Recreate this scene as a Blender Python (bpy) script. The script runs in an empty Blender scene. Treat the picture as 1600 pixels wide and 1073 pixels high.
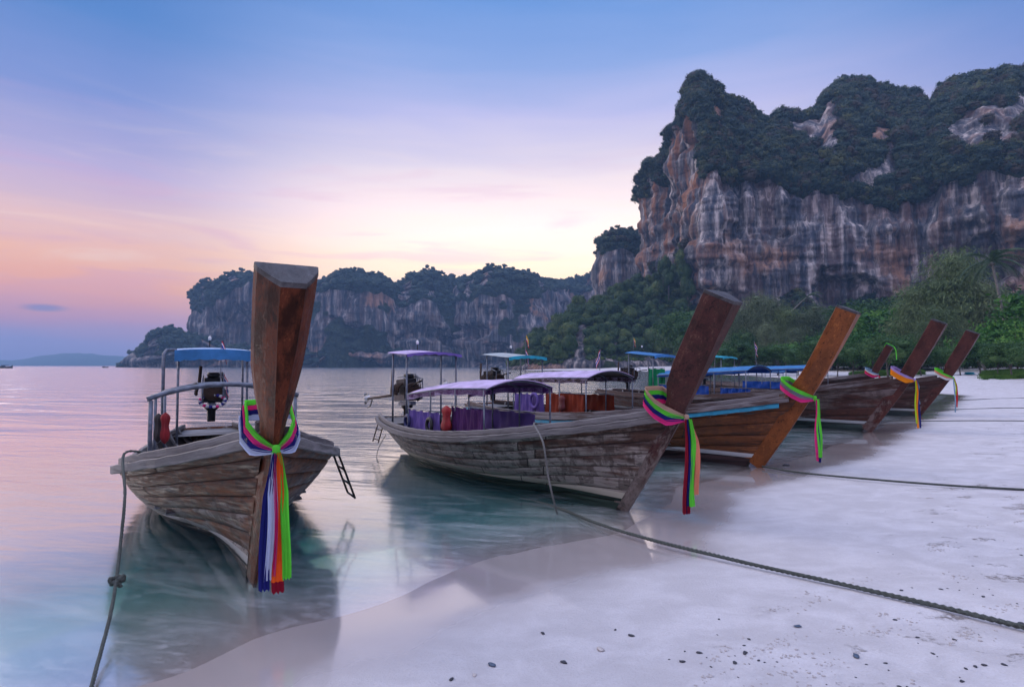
import bpy, bmesh, math, random
import numpy as np
from mathutils import Vector, Matrix
R = math.radians
random.seed(7); rng = np.random.default_rng(7)
S = bpy.context.scene
C = S.collection

# ------------------------------------------------------------------ camera, world, sun, exposure
F = 889.0; H = 1.8; HOR = 571.0            # focal length in photo pixels, eye height, horizon row
cd = bpy.data.cameras.new('camera'); cam = bpy.data.objects.new('camera', cd); C.objects.link(cam)
cd.sensor_width = 36; cd.lens = 36 * F / 1600; cd.clip_start = .05; cd.clip_end = 20000
cam.location = (0, 0, H); cam.rotation_euler = (R(90) + math.atan((HOR - 536.5) / F), 0, 0)
S.camera = cam

def lin(c):
    return tuple((x / 255 / 12.92 if x / 255 <= .04045 else ((x / 255 + .055) / 1.055) ** 2.4) for x in c)

def node(nt, kind, **kw):
    n = nt.nodes.new(kind)
    for k, v in kw.items():
        if k == 'inp':
            for kk, vv in v.items(): n.inputs[kk].default_value = vv
        else: setattr(n, k, v)
    return n

def ramp(nt, stops, interp='LINEAR'):
    n = nt.nodes.new('ShaderNodeValToRGB'); e = n.color_ramp.elements; n.color_ramp.interpolation = interp
    while len(e) < len(stops): e.new(.5)
    for i, (p, c) in enumerate(stops):
        e[i].position = p; e[i].color = (*c, 1) if len(c) == 3 else c
    return n

def math_n(nt, op, a, b=None, c=None, clamp=False):
    n = nt.nodes.new('ShaderNodeMath'); n.operation = op; n.use_clamp = clamp
    for i, v in enumerate((a, b, c)):
        if v is None: continue
        if isinstance(v, (int, float)): n.inputs[i].default_value = v
        else: nt.links.new(v, n.inputs[i])
    return n.outputs[0]

def mixc(nt, fac, a, b, mode='MIX'):
    n = nt.nodes.new('ShaderNodeMix'); n.data_type = 'RGBA'; n.blend_type = mode
    for s, v in ((n.inputs[0], fac), (n.inputs[6], a), (n.inputs[7], b)):
        if isinstance(v, (int, float)): s.default_value = v
        elif isinstance(v, tuple): s.default_value = (*v, 1) if len(v) == 3 else v
        else: nt.links.new(v, s)
    return n.outputs[2]

def maprange(nt, v, a, b, c=0., d=1., smooth=True):
    n = nt.nodes.new('ShaderNodeMapRange'); n.interpolation_type = 'SMOOTHSTEP' if smooth else 'LINEAR'
    nt.links.new(v, n.inputs[0])
    for i, x in enumerate((a, b, c, d)): n.inputs[i + 1].default_value = x
    return n.outputs[0]

SUN_EL, SUN_AZ = R(11), R(5)               # just set beyond the headland; azimuth to the right of the view axis
W = bpy.data.worlds.new('World'); S.world = W; W.use_nodes = True
nt = W.node_tree; nt.nodes.clear(); L = nt.links.new
out = node(nt, 'ShaderNodeOutputWorld'); bg = node(nt, 'ShaderNodeBackground')
tc = node(nt, 'ShaderNodeTexCoord'); sep = node(nt, 'ShaderNodeSeparateXYZ'); L(tc.outputs['Generated'], sep.inputs[0])
el = sep.outputs[2]
flat = node(nt, 'ShaderNodeVectorMath', operation='MULTIPLY', inp={1: (1, 1, 0)}); L(tc.outputs['Generated'], flat.inputs[0])
fn = node(nt, 'ShaderNodeVectorMath', operation='NORMALIZE'); L(flat.outputs[0], fn.inputs[0])
dt = node(nt, 'ShaderNodeVectorMath', operation='DOT_PRODUCT', inp={1: (math.sin(SUN_AZ), math.cos(SUN_AZ), 0)}); L(fn.outputs[0], dt.inputs[0])
ca = dt.outputs['Value']
# thin streaks of cloud shift the elevation that is looked up, so that bands waver
mp = node(nt, 'ShaderNodeMapping', inp={'Scale': (1.6, 1.6, 13), 'Rotation': (0, R(-4), 0)}); L(tc.outputs['Generated'], mp.inputs[0])
n1 = node(nt, 'ShaderNodeTexNoise', inp={'Scale': 1.9, 'Detail': 5.0, 'Roughness': .5, 'Distortion': .5}); L(mp.outputs[0], n1.inputs['Vector'])
wav = math_n(nt, 'MULTIPLY', math_n(nt, 'SUBTRACT', n1.outputs[0], .5), .06)
el2 = math_n(nt, 'ADD', el, wav)
A = ramp(nt, [(0, lin((240, 180, 160))), (.06, lin((255, 204, 158))), (.13, lin((255, 222, 172))), (.20, lin((255, 230, 204))), (.255, lin((252, 228, 218))),
              (.32, lin((230, 216, 222))), (.40, lin((184, 184, 222))), (.48, lin((134, 160, 212))), (.56, lin((98, 142, 204))), (.75, lin((150, 170, 220))), (1, lin((208, 215, 240)))])
B = ramp(nt, [(0, lin((142, 138, 184))), (.03, lin((168, 148, 190))), (.065, lin((220, 150, 158))), (.11, lin((255, 170, 122))), (.15, lin((252, 188, 150))),
              (.20, lin((232, 190, 184))), (.27, lin((184, 170, 204))), (.36, lin((124, 142, 198))), (.46, lin((82, 126, 188))), (.56, lin((64, 114, 180))), (.75, lin((140, 162, 214))), (1, lin((208, 215, 240)))])
CC = ramp(nt, [(0, lin((176, 170, 200))), (.12, lin((214, 194, 214))), (.3, lin((206, 196, 226))), (.5, lin((188, 190, 228))), (.8, lin((200, 203, 238))), (1, lin((208, 215, 240)))])  # sky behind the camera, made paler to light the sand
for r_ in (A, B, CC): L(el2, r_.inputs[0])
fa = maprange(nt, ca, .76, .995)
fb = maprange(nt, ca, -.5, .6)
col = mixc(nt, fb, CC.outputs[0], B.outputs[0])
col = mixc(nt, fa, col, A.outputs[0])
# mauve and peach wisps low in the sky
mp2 = node(nt, 'ShaderNodeMapping', inp={'Scale': (1.1, 1.1, 9), 'Rotation': (0, R(7), 0), 'Location': (3, 1, 2)}); L(tc.outputs['Generated'], mp2.inputs[0])
n2 = node(nt, 'ShaderNodeTexNoise', inp={'Scale': 2.6, 'Detail': 7.0, 'Roughness': .55, 'Distortion': .8}); L(mp2.outputs[0], n2.inputs['Vector'])
low = math_n(nt, 'MULTIPLY', maprange(nt, el, .03, .14), maprange(nt, el, .42, .2))
w1 = math_n(nt, 'MULTIPLY', maprange(nt, n2.outputs[0], .5, .68), low)
col = mixc(nt, math_n(nt, 'MULTIPLY', w1, .35), col, lin((212, 160, 190)))
w2 = math_n(nt, 'MULTIPLY', maprange(nt, n2.outputs[0], .46, .32), low)
col = mixc(nt, math_n(nt, 'MULTIPLY', w2, .30), col, lin((255, 228, 206)))
# the small slate cloud low on the left
def blob(az, e, sa, se):
    d = node(nt, 'ShaderNodeVectorMath', operation='SUBTRACT', inp={1: (math.sin(az) * math.cos(e), math.cos(az) * math.cos(e), math.sin(e))}); L(tc.outputs['Generated'], d.inputs[0])
    m = node(nt, 'ShaderNodeVectorMath', operation='MULTIPLY', inp={1: (1 / sa, 1 / sa, 1 / se)}); L(d.outputs[0], m.inputs[0])
    l = node(nt, 'ShaderNodeVectorMath', operation='LENGTH'); L(m.outputs[0], l.inputs[0])
    return maprange(nt, math_n(nt, 'ADD', l.outputs['Value'], math_n(nt, 'MULTIPLY', math_n(nt, 'SUBTRACT', n2.outputs[0], .5), 1.2)), 1.0, .3)
col = mixc(nt, math_n(nt, 'MULTIPLY', blob(math.atan((66 - 800) / F), math.atan((571 - 480) / 1153), .035, .0075), .8), col, lin((134, 124, 166)))
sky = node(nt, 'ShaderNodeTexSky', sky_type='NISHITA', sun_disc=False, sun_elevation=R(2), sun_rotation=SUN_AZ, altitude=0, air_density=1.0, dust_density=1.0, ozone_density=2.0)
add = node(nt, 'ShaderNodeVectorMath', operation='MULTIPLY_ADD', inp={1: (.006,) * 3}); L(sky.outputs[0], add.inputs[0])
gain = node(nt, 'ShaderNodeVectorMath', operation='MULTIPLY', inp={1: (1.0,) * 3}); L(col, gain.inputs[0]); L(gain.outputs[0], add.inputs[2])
zen = math_n(nt, 'ADD', maprange(nt, el, .56, .95, 1., 2.0), math_n(nt, 'MULTIPLY', maprange(nt, ca, .80, 1.0, 0, .42), maprange(nt, el, .36, .16)))  # overhead sky, out of view, brightened to light the sand; glow near sunset
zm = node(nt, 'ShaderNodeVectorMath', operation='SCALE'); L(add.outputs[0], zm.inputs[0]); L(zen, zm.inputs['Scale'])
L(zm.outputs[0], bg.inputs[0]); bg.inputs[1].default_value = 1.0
L(bg.outputs[0], out.inputs[0])

sd = bpy.data.lights.new('sun', 'SUN'); sun = bpy.data.objects.new('sun', sd); C.objects.link(sun)
sd.energy = 1.2; sd.angle = R(35); sd.color = (1, .86, .76)
sun.rotation_euler = (R(90) - R(26), 0, R(180) + R(62)); sun.location = (-30, 40, 60)
SUNV = Vector((-math.sin(R(62)) * math.cos(R(26)), math.cos(R(62)) * math.cos(R(26)), math.sin(R(26))))
sun.rotation_euler = SUNV.to_track_quat('Z', 'Y').to_euler()

S.view_settings.view_transform = 'Standard'; S.view_settings.look = 'None'; S.view_settings.gamma = 1
S.view_settings.exposure = 0.33; S.view_settings.use_curve_mapping = False
S.render.engine = 'CYCLES'
cy = S.cycles; cy.use_denoising = True; cy.max_bounces = 6; cy.diffuse_bounces = 3; cy.glossy_bounces = 3; cy.transparent_max_bounces = 16
cy.volume_bounces = 0; cy.caustics_reflective = False; cy.caustics_refractive = False; cy.sample_clamp_indirect = 4
EXPO = 2 ** -S.view_settings.exposure
gain.inputs[1].default_value = (.99, .985, 1.0)

# ------------------------------------------------------------------ helpers
def gp(u, v, z=0.):
    """point of the level z seen at a photo pixel"""
    Y = (H - z) * F / (v - HOR); return Vector(((u - 800) / F * Y, Y, z))
def dp(u, v, Y):
    return Vector(((u - 800) / F * Y, Y, H + (HOR - v) / F * Y))

def _hash(ix, iy, iz, seed):
    n = (ix.astype(np.int64) * 374761393 + iy.astype(np.int64) * 668265263 + iz.astype(np.int64) * 2147483647 + seed * 974634777) & 0xffffffff
    n = ((n ^ (n >> 13)) * 1274126177) & 0xffffffff
    n = ((n ^ (n >> 16)) * 2246822519) & 0xffffffff
    return ((n ^ (n >> 15)) & 0xffffff) / float(0xffffff)
def vn(x, y, z=0., seed=0):
    x = np.asarray(x, float); y = np.asarray(y, float) + x * 0; z = np.asarray(z, float) + x * 0
    ix, iy, iz = np.floor(x), np.floor(y), np.floor(z); fx, fy, fz = x - ix, y - iy, z - iz
    fx, fy, fz = [t * t * t * (t * (t * 6 - 15) + 10) for t in (fx, fy, fz)]
    r = 0
    for a in (0, 1):
        for b in (0, 1):
            for c in (0, 1):
                r = r + _hash(ix + a, iy + b, iz + c, seed) * (fx if a else 1 - fx) * (fy if b else 1 - fy) * (fz if c else 1 - fz)
    return r * 2 - 1
def fbm(x, y, z=0., o=4, seed=0, gain=.5):
    r = 0; a = 1; t = 0
    for i in range(o):
        r = r + a * vn(np.asarray(x) * 2 ** i + i * 7.3, np.asarray(y) * 2 ** i + i * 3.1, np.asarray(z) * 2 ** i, seed + i); t += a; a *= gain
    return r / t
def ss(a, b, x):
    t = np.clip((np.asarray(x, float) - a) / (b - a), 0, 1); return t * t * (3 - 2 * t)

def mesh(name, v, f, mats, smooth=False, gco=None, mi=None, attrs=None):
    me = bpy.data.meshes.new(name)
    if isinstance(v, np.ndarray) and isinstance(f, np.ndarray):
        me.vertices.add(len(v)); me.vertices.foreach_set('co', v.astype(np.float32).ravel())
        k = f.shape[1]; me.loops.add(f.size); me.loops.foreach_set('vertex_index', f.astype(np.int32).ravel())
        me.polygons.add(len(f)); me.polygons.foreach_set('loop_start', np.arange(0, f.size, k, dtype=np.int32))
        me.update(calc_edges=True)
    else:
        me.from_pydata([tuple(p) for p in v], [], [tuple(int(i) for i in q) for q in f])
    for m in (mats if isinstance(mats, (list, tuple)) else [mats]): me.materials.append(m)
    if mi is not None: me.polygons.foreach_set('material_index', np.asarray(mi, np.int32))
    if smooth: me.polygons.foreach_set('use_smooth', [True] * len(me.polygons))
    if gco is not None:
        a = me.attributes.new('gco', 'FLOAT_VECTOR', 'POINT'); a.data.foreach_set('vector', np.asarray(gco, np.float32).ravel())
    for k, w in (attrs or {}).items():
        a = me.attributes.new(k, 'FLOAT', 'POINT'); a.data.foreach_set('value', np.asarray(w, np.float32).ravel())
    me.update(); return me
def link(name, me, parent=None, loc=None, **props):
    o = bpy.data.objects.new(name, me); C.objects.link(o)
    if parent: o.parent = parent
    if loc is not None: o.location = loc
    for k, w in props.items(): o[k] = w
    return o
def thing(name, label, cat, loc=(0, 0, 0), rz=0, group=None):
    o = link(name, None, loc=loc); o.rotation_euler = (0, 0, rz); o['label'] = label; o['category'] = cat
    if group: o['group'] = group
    o.empty_display_size = .2
    return o
def copy_tree(o, parent=None):
    c = o.copy(); C.objects.link(c)
    if parent: c.parent = parent
    for ch in list(o.children): copy_tree(ch, c)
    return c

class MB:
    """collects verts and faces of ONE part"""
    def __init__(s): s.v = []; s.f = []; s.m = []; s.g = []
    def add(s, v, f, m=0, g=None):
        b = len(s.v); s.v += [Vector(p) for p in v]; s.f += [[b + i for i in q] for q in f]; s.m += [m] * len(f)
        s.g += [tuple(p) for p in (g if g is not None else v)]; return s
    def box(s, c, d, rot=None, m=0, taper=1.):
        x, y, z = [q / 2 for q in d]; c = Vector(c); e = min(min(x, y, z) * .3, .01); pts = []
        # bevelled box: three rings
        ring = lambda X, Y, Z: [(-X, -Y + e, Z), (-X + e, -Y, Z), (X - e, -Y, Z), (X, -Y + e, Z), (X, Y - e, Z), (X - e, Y, Z), (-X + e, Y, Z), (-X, Y - e, Z)]
        for X, Y, Z in ((x - e, y - e, -z), (x, y, -z + e), (x * taper, y * taper, z - e), ((x - e) * taper, (y - e) * taper, z)): pts += ring(X, Y, Z)
        f = [list(range(7, -1, -1)), list(range(24, 32))]
        for r in range(3):
            for i in range(8): j = (i + 1) % 8; f.append([r * 8 + i, r * 8 + j, r * 8 + 8 + j, r * 8 + 8 + i])
        M_ = rot if rot is not None else Matrix.Identity(3)
        return s.add([M_ @ Vector(p) + c for p in pts], f, m)
    def tube(s, pts, r, n=8, m=0, cap=True, flat=1.):
        pts = [Vector(p) for p in pts]; k = len(pts); rr = r if isinstance(r, (list, tuple)) else [r] * k
        v = []; g = []; up = Vector((0, 0, 1)); T0 = (pts[1] - pts[0]).normalized()
        if abs(T0.dot(up)) > .9: up = Vector((1, 0, 0))
        N = T0.cross(up).normalized(); dist = 0
        for i, p in enumerate(pts):
            T = (pts[min(i + 1, k - 1)] - pts[max(i - 1, 0)]).normalized(); N = (N - T * N.dot(T)).normalized(); Bn = T.cross(N)
            if i: dist += (p - pts[i - 1]).length
            for j in range(n):
                a = 2 * math.pi * j / n; v.append(p + N * math.cos(a) * rr[i] + Bn * math.sin(a) * rr[i] * flat); g.append((dist, math.cos(a) * rr[i] * 2, math.sin(a) * rr[i] * 2))
        f = []
        for i in range(k - 1):
            for j in range(n): q = (j + 1) % n; f.append([i * n + j, i * n + q, (i + 1) * n + q, (i + 1) * n + j])
        if cap: f += [list(range(n - 1, -1, -1)), list(range((k - 1) * n, k * n))]
        return s.add(v, f, m, g)
    def grid(s, P, m=0, g=None, flip=False):
        a, b = len(P), len(P[0]); v = [p for r in P for p in r]; f = []
        for i in range(a - 1):
            for j in range(b - 1):
                q = [i * b + j, i * b + j + 1, (i + 1) * b + j + 1, (i + 1) * b + j]; f.append(q[::-1] if flip else q)
        return s.add(v, f, m, [p for r in g for p in r] if g else None)
    def lathe(s, prof, n=12, c=(0, 0, 0), M_=None, m=0):
        v = []; c = Vector(c); M_ = M_ or Matrix.Identity(3)
        for r, z in prof:
            for j in range(n): a = 2 * math.pi * j / n; v.append(c + M_ @ Vector((r * math.cos(a), r * math.sin(a), z)))
        f = [[i * n + j, i * n + (j + 1) % n, (i + 1) * n + (j + 1) % n, (i + 1) * n + j] for i in range(len(prof) - 1) for j in range(n)]
        return s.add(v, f, m)
    def mesh(s, name, mats, smooth=False): return mesh(name, s.v, s.f, mats, smooth, gco=s.g, mi=s.m)
    def obj(s, name, mats, parent=None, smooth=False, **kw): return link(name, s.mesh(name, mats, smooth), parent, **kw)

# ------------------------------------------------------------------ materials
def new_mat(name):
    m = bpy.data.materials.new(name); m.use_nodes = True; nt = m.node_tree; return m, nt, nt.nodes['Principled BSDF']
def noise(nt, vec, scale, detail=4., rough=.55, dist=0., sc=None, loc=None):
    n = node(nt, 'ShaderNodeTexNoise', inp={'Scale': scale, 'Detail': detail, 'Roughness': rough, 'Distortion': dist})
    if sc is not None or loc is not None:
        mp = node(nt, 'ShaderNodeMapping', inp={'Scale': sc or (1, 1, 1), 'Location': loc or (0, 0, 0)}); nt.links.new(vec, mp.inputs[0]); vec = mp.outputs[0]
    nt.links.new(vec, n.inputs['Vector']); return n.outputs[0]
def bump(nt, bs, h, strength=.3, dist=.01):
    b = node(nt, 'ShaderNodeBump', inp={'Strength': strength, 'Distance': dist}); nt.links.new(h, b.inputs['Height']); nt.links.new(b.outputs[0], bs.inputs['Normal']); return b

def plain(name, c, rough=.6, var=.25, scale=9., metal=0., spec=.5, bmp=.15, trans=0.):
    m, nt, bs = new_mat(name); tc = node(nt, 'ShaderNodeTexCoord'); oi = node(nt, 'ShaderNodeObjectInfo')
    n = noise(nt, tc.outputs['Object'], scale, 6)
    k = maprange(nt, n, .25, .75, 1 - var, 1 + var)
    hs = node(nt, 'ShaderNodeHueSaturation', inp={'Color': (*c, 1)}); nt.links.new(k, hs.inputs['Value'])
    nt.links.new(hs.outputs[0], bs.inputs['Base Color'])
    nt.links.new(maprange(nt, n, .2, .8, rough * .85, min(1, rough * 1.15)), bs.inputs['Roughness'])
    bs.inputs['Metallic'].default_value = metal; bs.inputs['Specular IOR Level'].default_value = spec
    bump(nt, bs, n, bmp, .005)
    if trans:
        tr = node(nt, 'ShaderNodeBsdfTranslucent'); nt.links.new(hs.outputs[0], tr.inputs[0]); mx = node(nt, 'ShaderNodeMixShader', inp={0: trans})
        nt.links.new(bs.outputs[0], mx.inputs[1]); nt.links.new(tr.outputs[0], mx.inputs[2]); nt.links.new(mx.outputs[0], nt.nodes['Material Output'].inputs[0])
    return m

def wood(name, dark, mid, light, grey=(.30, .275, .25), gamt=.0, gslope=.0, rust=.0, bottom=None, stripe=None, rough=.6, gloss=.5, z0=.10, seed=0, blotch=.5):
    """gco = (along the grain, across it, height)"""
    m, nt, bs = new_mat(name); at = node(nt, 'ShaderNodeAttribute', attribute_name='gco'); g = at.outputs['Vector']
    sp = node(nt, 'ShaderNodeSeparateXYZ'); nt.links.new(g, sp.inputs[0]); oi = node(nt, 'ShaderNodeObjectInfo'); rnd = oi.outputs['Random']
    off = node(nt, 'ShaderNodeVectorMath', operation='MULTIPLY_ADD', inp={1: (17 + seed, 11, 5)}); 
    cmb = node(nt, 'ShaderNodeCombineXYZ'); [nt.links.new(rnd, cmb.inputs[i]) for i in range(3)]
    nt.links.new(cmb.outputs[0], off.inputs[0]); nt.links.new(g, off.inputs[2]); gr = off.outputs[0]
    fine = noise(nt, gr, 1, 8, .65, .6, sc=(2.2, 38, 38)); mid_n = noise(nt, gr, 1, 5, .6, .8, sc=(.8, 7, 7)); big = noise(nt, g, 1, 4, .6, sc=(1.3, 3, 3), loc=(seed, 3, 1))
    t = math_n(nt, 'ADD', math_n(nt, 'MULTIPLY', fine, .55), math_n(nt, 'MULTIPLY', mid_n, .45))
    c = ramp(nt, [(.38, tuple(x * .7 for x in dark)), (.47, mid), (.54, tuple(x * .9 for x in mid)), (.63, light)]); nt.links.new(t, c.inputs[0]); col = c.outputs[0]
    col = mixc(nt, math_n(nt, 'MULTIPLY', maprange(nt, big, .45, .62), blotch), col, tuple(x * .45 for x in dark))
    if gamt > 0:
        h = math_n(nt, 'MULTIPLY_ADD', sp.outputs[2], -gslope, gamt)
        h = math_n(nt, 'ADD', h, math_n(nt, 'MULTIPLY', math_n(nt, 'SUBTRACT', big, .5), 1.9))
        h = math_n(nt, 'ADD', h, math_n(nt, 'MULTIPLY', math_n(nt, 'SUBTRACT', mid_n, .5), 1.1))
        h = math_n(nt, 'ADD', h, math_n(nt, 'MULTIPLY', math_n(nt, 'SUBTRACT', rnd, .5), .35))
        gc = ramp(nt, [(.38, tuple(x * .28 for x in grey)), (.47, tuple(x * .9 for x in grey)), (.55, grey), (.64, tuple(min(.8, x * 1.5) for x in grey))]); nt.links.new(t, gc.inputs[0])
        col = mixc(nt, maprange(nt, h, .32, .75), col, gc.outputs[0])
    if rust > 0:
        st = noise(nt, g, 1, 5, .65, .4, sc=(6.5, 1, 2.1), loc=(seed * 2, 0, 0)); st2 = noise(nt, g, 1, 4, .6, .6, sc=(3, 9, 9), loc=(1, seed, 0))
        f = math_n(nt, 'MULTIPLY', maprange(nt, st, .48, .56), maprange(nt, st2, .38, .50))
        col = mixc(nt, math_n(nt, 'MULTIPLY', f, rust), col, (.034, .017, .011))
        sp_ = noise(nt, g, 1, 2, .5, 0, sc=(9, 22, 22), loc=(4, seed, 2)); f3 = math_n(nt, 'MULTIPLY', maprange(nt, sp_, .58, .64), maprange(nt, st2, .40, .52))
        col = mixc(nt, math_n(nt, 'MULTIPLY', f3, rust), col, (.018, .014, .012))
    zz = math_n(nt, 'ADD', sp.outputs[2], math_n(nt, 'MULTIPLY', math_n(nt, 'SUBTRACT', mid_n, .5), .02))
    if stripe is not None:
        f = math_n(nt, 'MULTIPLY', maprange(nt, zz, z0 + .085, z0 + .075), maprange(nt, mid_n, .68, .55))
        col = mixc(nt, f, col, stripe)
    if bottom is not None:
        bc = mixc(nt, maprange(nt, mid_n, .4, .6), bottom, tuple(x * 2.2 + .01 for x in bottom))
        col = mixc(nt, maprange(nt, zz, z0 + .008, z0 - .004), col, bc)
    nt.links.new(col, bs.inputs['Base Color']); nt.links.new(maprange(nt, fine, .3, .7, rough - .12, rough + .15), bs.inputs['Roughness'])
    bs.inputs['Specular IOR Level'].default_value = gloss * .5
    bump(nt, bs, math_n(nt, 'ADD', math_n(nt, 'MULTIPLY', fine, .7), math_n(nt, 'MULTIPLY', mid_n, .5)), .45, .006)
    return m

def leafmat(name, c1, c2, c3, tr=.25):
    m, nt, bs = new_mat(name); oi = node(nt, 'ShaderNodeObjectInfo'); geo = node(nt, 'ShaderNodeNewGeometry'); tc = node(nt, 'ShaderNodeTexCoord')
    n = noise(nt, tc.outputs['Object'], 2.3, 3)
    x = math_n(nt, 'ADD', math_n(nt, 'MULTIPLY', geo.outputs['Random Per Island'], .45), math_n(nt, 'MULTIPLY', oi.outputs['Random'], .35))
    x = math_n(nt, 'ADD', x, math_n(nt, 'MULTIPLY', n, .35))
    r = ramp(nt, [(.2, c1), (.6, c2), (.98, c3)]); nt.links.new(x, r.inputs[0]); nt.links.new(r.outputs[0], bs.inputs['Base Color'])
    bs.inputs['Roughness'].default_value = .6; bs.inputs['Specular IOR Level'].default_value = .25
    t = node(nt, 'ShaderNodeBsdfTranslucent'); nt.links.new(r.outputs[0], t.inputs[0]); mx = node(nt, 'ShaderNodeMixShader', inp={0: tr})
    nt.links.new(bs.outputs[0], mx.inputs[1]); nt.links.new(t.outputs[0], mx.inputs[2]); nt.links.new(mx.outputs[0], nt.nodes['Material Output'].inputs[0])
    return m

# ------------------------------------------------------------------ ground and water
SHORE = [(-60, -90), (-18, -22), (-6.2, -2.4), (-3.3, 1.4)] + [tuple(gp(u, v)[:2]) for u, v in
         [(200, 1060), (400, 985), (545, 945), (750, 888), (870, 853), (960, 824), (1010, 800), (1075, 757), (1200, 722), (1285, 702), (1368, 668), (1418, 648), (1450, 634), (1480, 618)]] + \
        [(26, 41), (31, 56), (38, 84), (42, 133), (40, 176), (34, 196), (22, 206), (6, 216), (2, 232), (12, 300), (40, 420), (60, 560), (150, 800), (1500, 900), (1500, -90)]
SH = np.array(SHORE)
def sdist(x, y):
    x = np.asarray(x, float); y = np.asarray(y, float); best = np.full(x.shape, 1e9); inside = np.zeros(x.shape, bool)
    n = len(SH)
    for i in range(n):
        ax, ay = SH[i]; bx, by = SH[(i + 1) % n]; dx, dy = bx - ax, by - ay
        t = np.clip(((x - ax) * dx + (y - ay) * dy) / (dx * dx + dy * dy), 0, 1)
        best = np.minimum(best, np.hypot(x - ax - t * dx, y - ay - t * dy))
        c = ((ay > y) != (by > y)) & (x < (bx - ax) * (y - ay) / (by - ay + 1e-12) + ax); inside ^= c
    return np.where(inside, best, -best)
def gh(x, y):
    d = sdist(x, y) + .16 * fbm(np.asarray(x) * .55, np.asarray(y) * .55, 0, 3, 5) * ss(60, 5, np.hypot(x, y)) * 2
    land = np.where(d < 7, .040 * d, .28 + np.minimum(d - 7, 38) * .040 + np.maximum(d - 45, 0) * .01)
    sea = np.where(d > -1.2, .035 * d, np.where(d > -9, -.042 + .082 * (d + 1.2), -.68 + .16 * (d + 9))); sea = np.maximum(sea, -7)
    z = np.where(d > 0, land, sea)
    r = np.hypot(x, y); dry = ss(1.2, 4.5, d)
    z = z + dry * (.022 * fbm(np.asarray(x) * 1.1, np.asarray(y) * 1.1, 0, 3, 9) + .012 * fbm(np.asarray(x) * 4.5, np.asarray(y) * 4.5, 0, 3, 2)) * ss(70, 20, r)
    z = z + dry * ss(15, 60, r) * .12 * fbm(np.asarray(x) * .2, np.asarray(y) * .2, 0, 3, 12)
    return z, d
def gz(x, y): return float(gh(np.array([x]), np.array([y]))[0][0])

def polar(rs, angs):
    r, a = np.meshgrid(rs, angs, indexing='ij'); x = r * np.sin(a); y = r * np.cos(a); nr, na = r.shape
    i, j = np.meshgrid(np.arange(nr - 1), np.arange(na), indexing='ij'); jj = (j + 1) % na
    f = np.stack([i * na + j, (i + 1) * na + j, (i + 1) * na + jj, i * na + jj], -1).reshape(-1, 4)[:, ::-1]
    return x.ravel(), y.ravel(), f
angs = np.concatenate([np.radians(np.arange(-48, 48, .17)), np.radians(np.arange(48, 312, 4))])
rs = [.3]; 
while rs[-1] < 3150: rs.append(rs[-1] * (1.045 if rs[-1] < 2.4 else (1.012 if rs[-1] < 26 else (1.03 if rs[-1] < 200 else 1.12))))
rs = np.array(rs)
x, y, f = polar(rs, angs); z, d = gh(x, y)

m_sand, nt, bs = new_mat('sand')
at = node(nt, 'ShaderNodeAttribute', attribute_name='shore'); geo = node(nt, 'ShaderNodeNewGeometry'); P = geo.outputs['Position']
nlow = noise(nt, P, .9, 4, .6); nmid = noise(nt, P, 4, 6, .65); nfin = noise(nt, P, 60, 6, .7); patch = noise(nt, P, 1, 6, .7, .3, sc=(1.6, 2.6, 1), loc=(5, 2, 0)); crumb = noise(nt, P, 26, 5, .75)
mott = noise(nt, P, 1, 5, .6, .4, sc=(2.4, 3.2, 1))
dw = math_n(nt, 'ADD', at.outputs['Fac'], math_n(nt, 'MULTIPLY', math_n(nt, 'SUBTRACT', nlow, .5), .7))
wet = maprange(nt, dw, 1.25, .55)
damp = maprange(nt, dw, 3.2, .9)
dry_c = mixc(nt, maprange(nt, mott, .35, .7), (.53, .51, .52), (.66, .64, .655))
dry_c = mixc(nt, maprange(nt, nfin, .3, .75), mixc(nt, .25, dry_c, (.40, .34, .30)), dry_c)
rough_patch = math_n(nt, 'MULTIPLY', math_n(nt, 'MULTIPLY', maprange(nt, patch, .58, .66), maprange(nt, crumb, .46, .60)), maprange(nt, dw, 1.8, 3.4))
dry_c = mixc(nt, math_n(nt, 'MULTIPLY', rough_patch, .75), dry_c, (.20, .145, .11))
dry_c = mixc(nt, math_n(nt, 'MULTIPLY', damp, .30), dry_c, (.50, .47, .47))
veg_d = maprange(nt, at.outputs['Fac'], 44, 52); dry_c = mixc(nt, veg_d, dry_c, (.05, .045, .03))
colr = mixc(nt, math_n(nt, 'MULTIPLY', wet, .9), dry_c, (.40, .35, .335))
bed = maprange(nt, at.outputs['Fac'], -.15, -1.6); colr = mixc(nt, bed, colr, (.46, .48, .43))
nt.links.new(colr, bs.inputs['Base Color'])
nt.links.new(math_n(nt, 'SUBTRACT', .85, math_n(nt, 'ADD', math_n(nt, 'MULTIPLY', wet, .70), math_n(nt, 'MULTIPLY', damp, .10))), bs.inputs['Roughness'])
nt.links.new(math_n(nt, 'MULTIPLY_ADD', wet, .75, .25), bs.inputs['Specular IOR Level'])
nt.links.new(math_n(nt, 'MULTIPLY', maprange(nt, dw, 1.5, .2), .9), bs.inputs['Coat Weight']); bs.inputs['Coat Roughness'].default_value = .06; bs.inputs['Coat IOR'].default_value = 1.9
hgt = math_n(nt, 'ADD', math_n(nt, 'MULTIPLY', nmid, .5), math_n(nt, 'MULTIPLY', nfin, .25)); hgt = math_n(nt, 'ADD', hgt, math_n(nt, 'MULTIPLY', rough_patch, math_n(nt, 'MULTIPLY', crumb, .9)))
vo = node(nt, 'ShaderNodeTexVoronoi', inp={'Scale': 2.6, 'Randomness': 1.0}); vo.feature = 'SMOOTH_F1'
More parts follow.
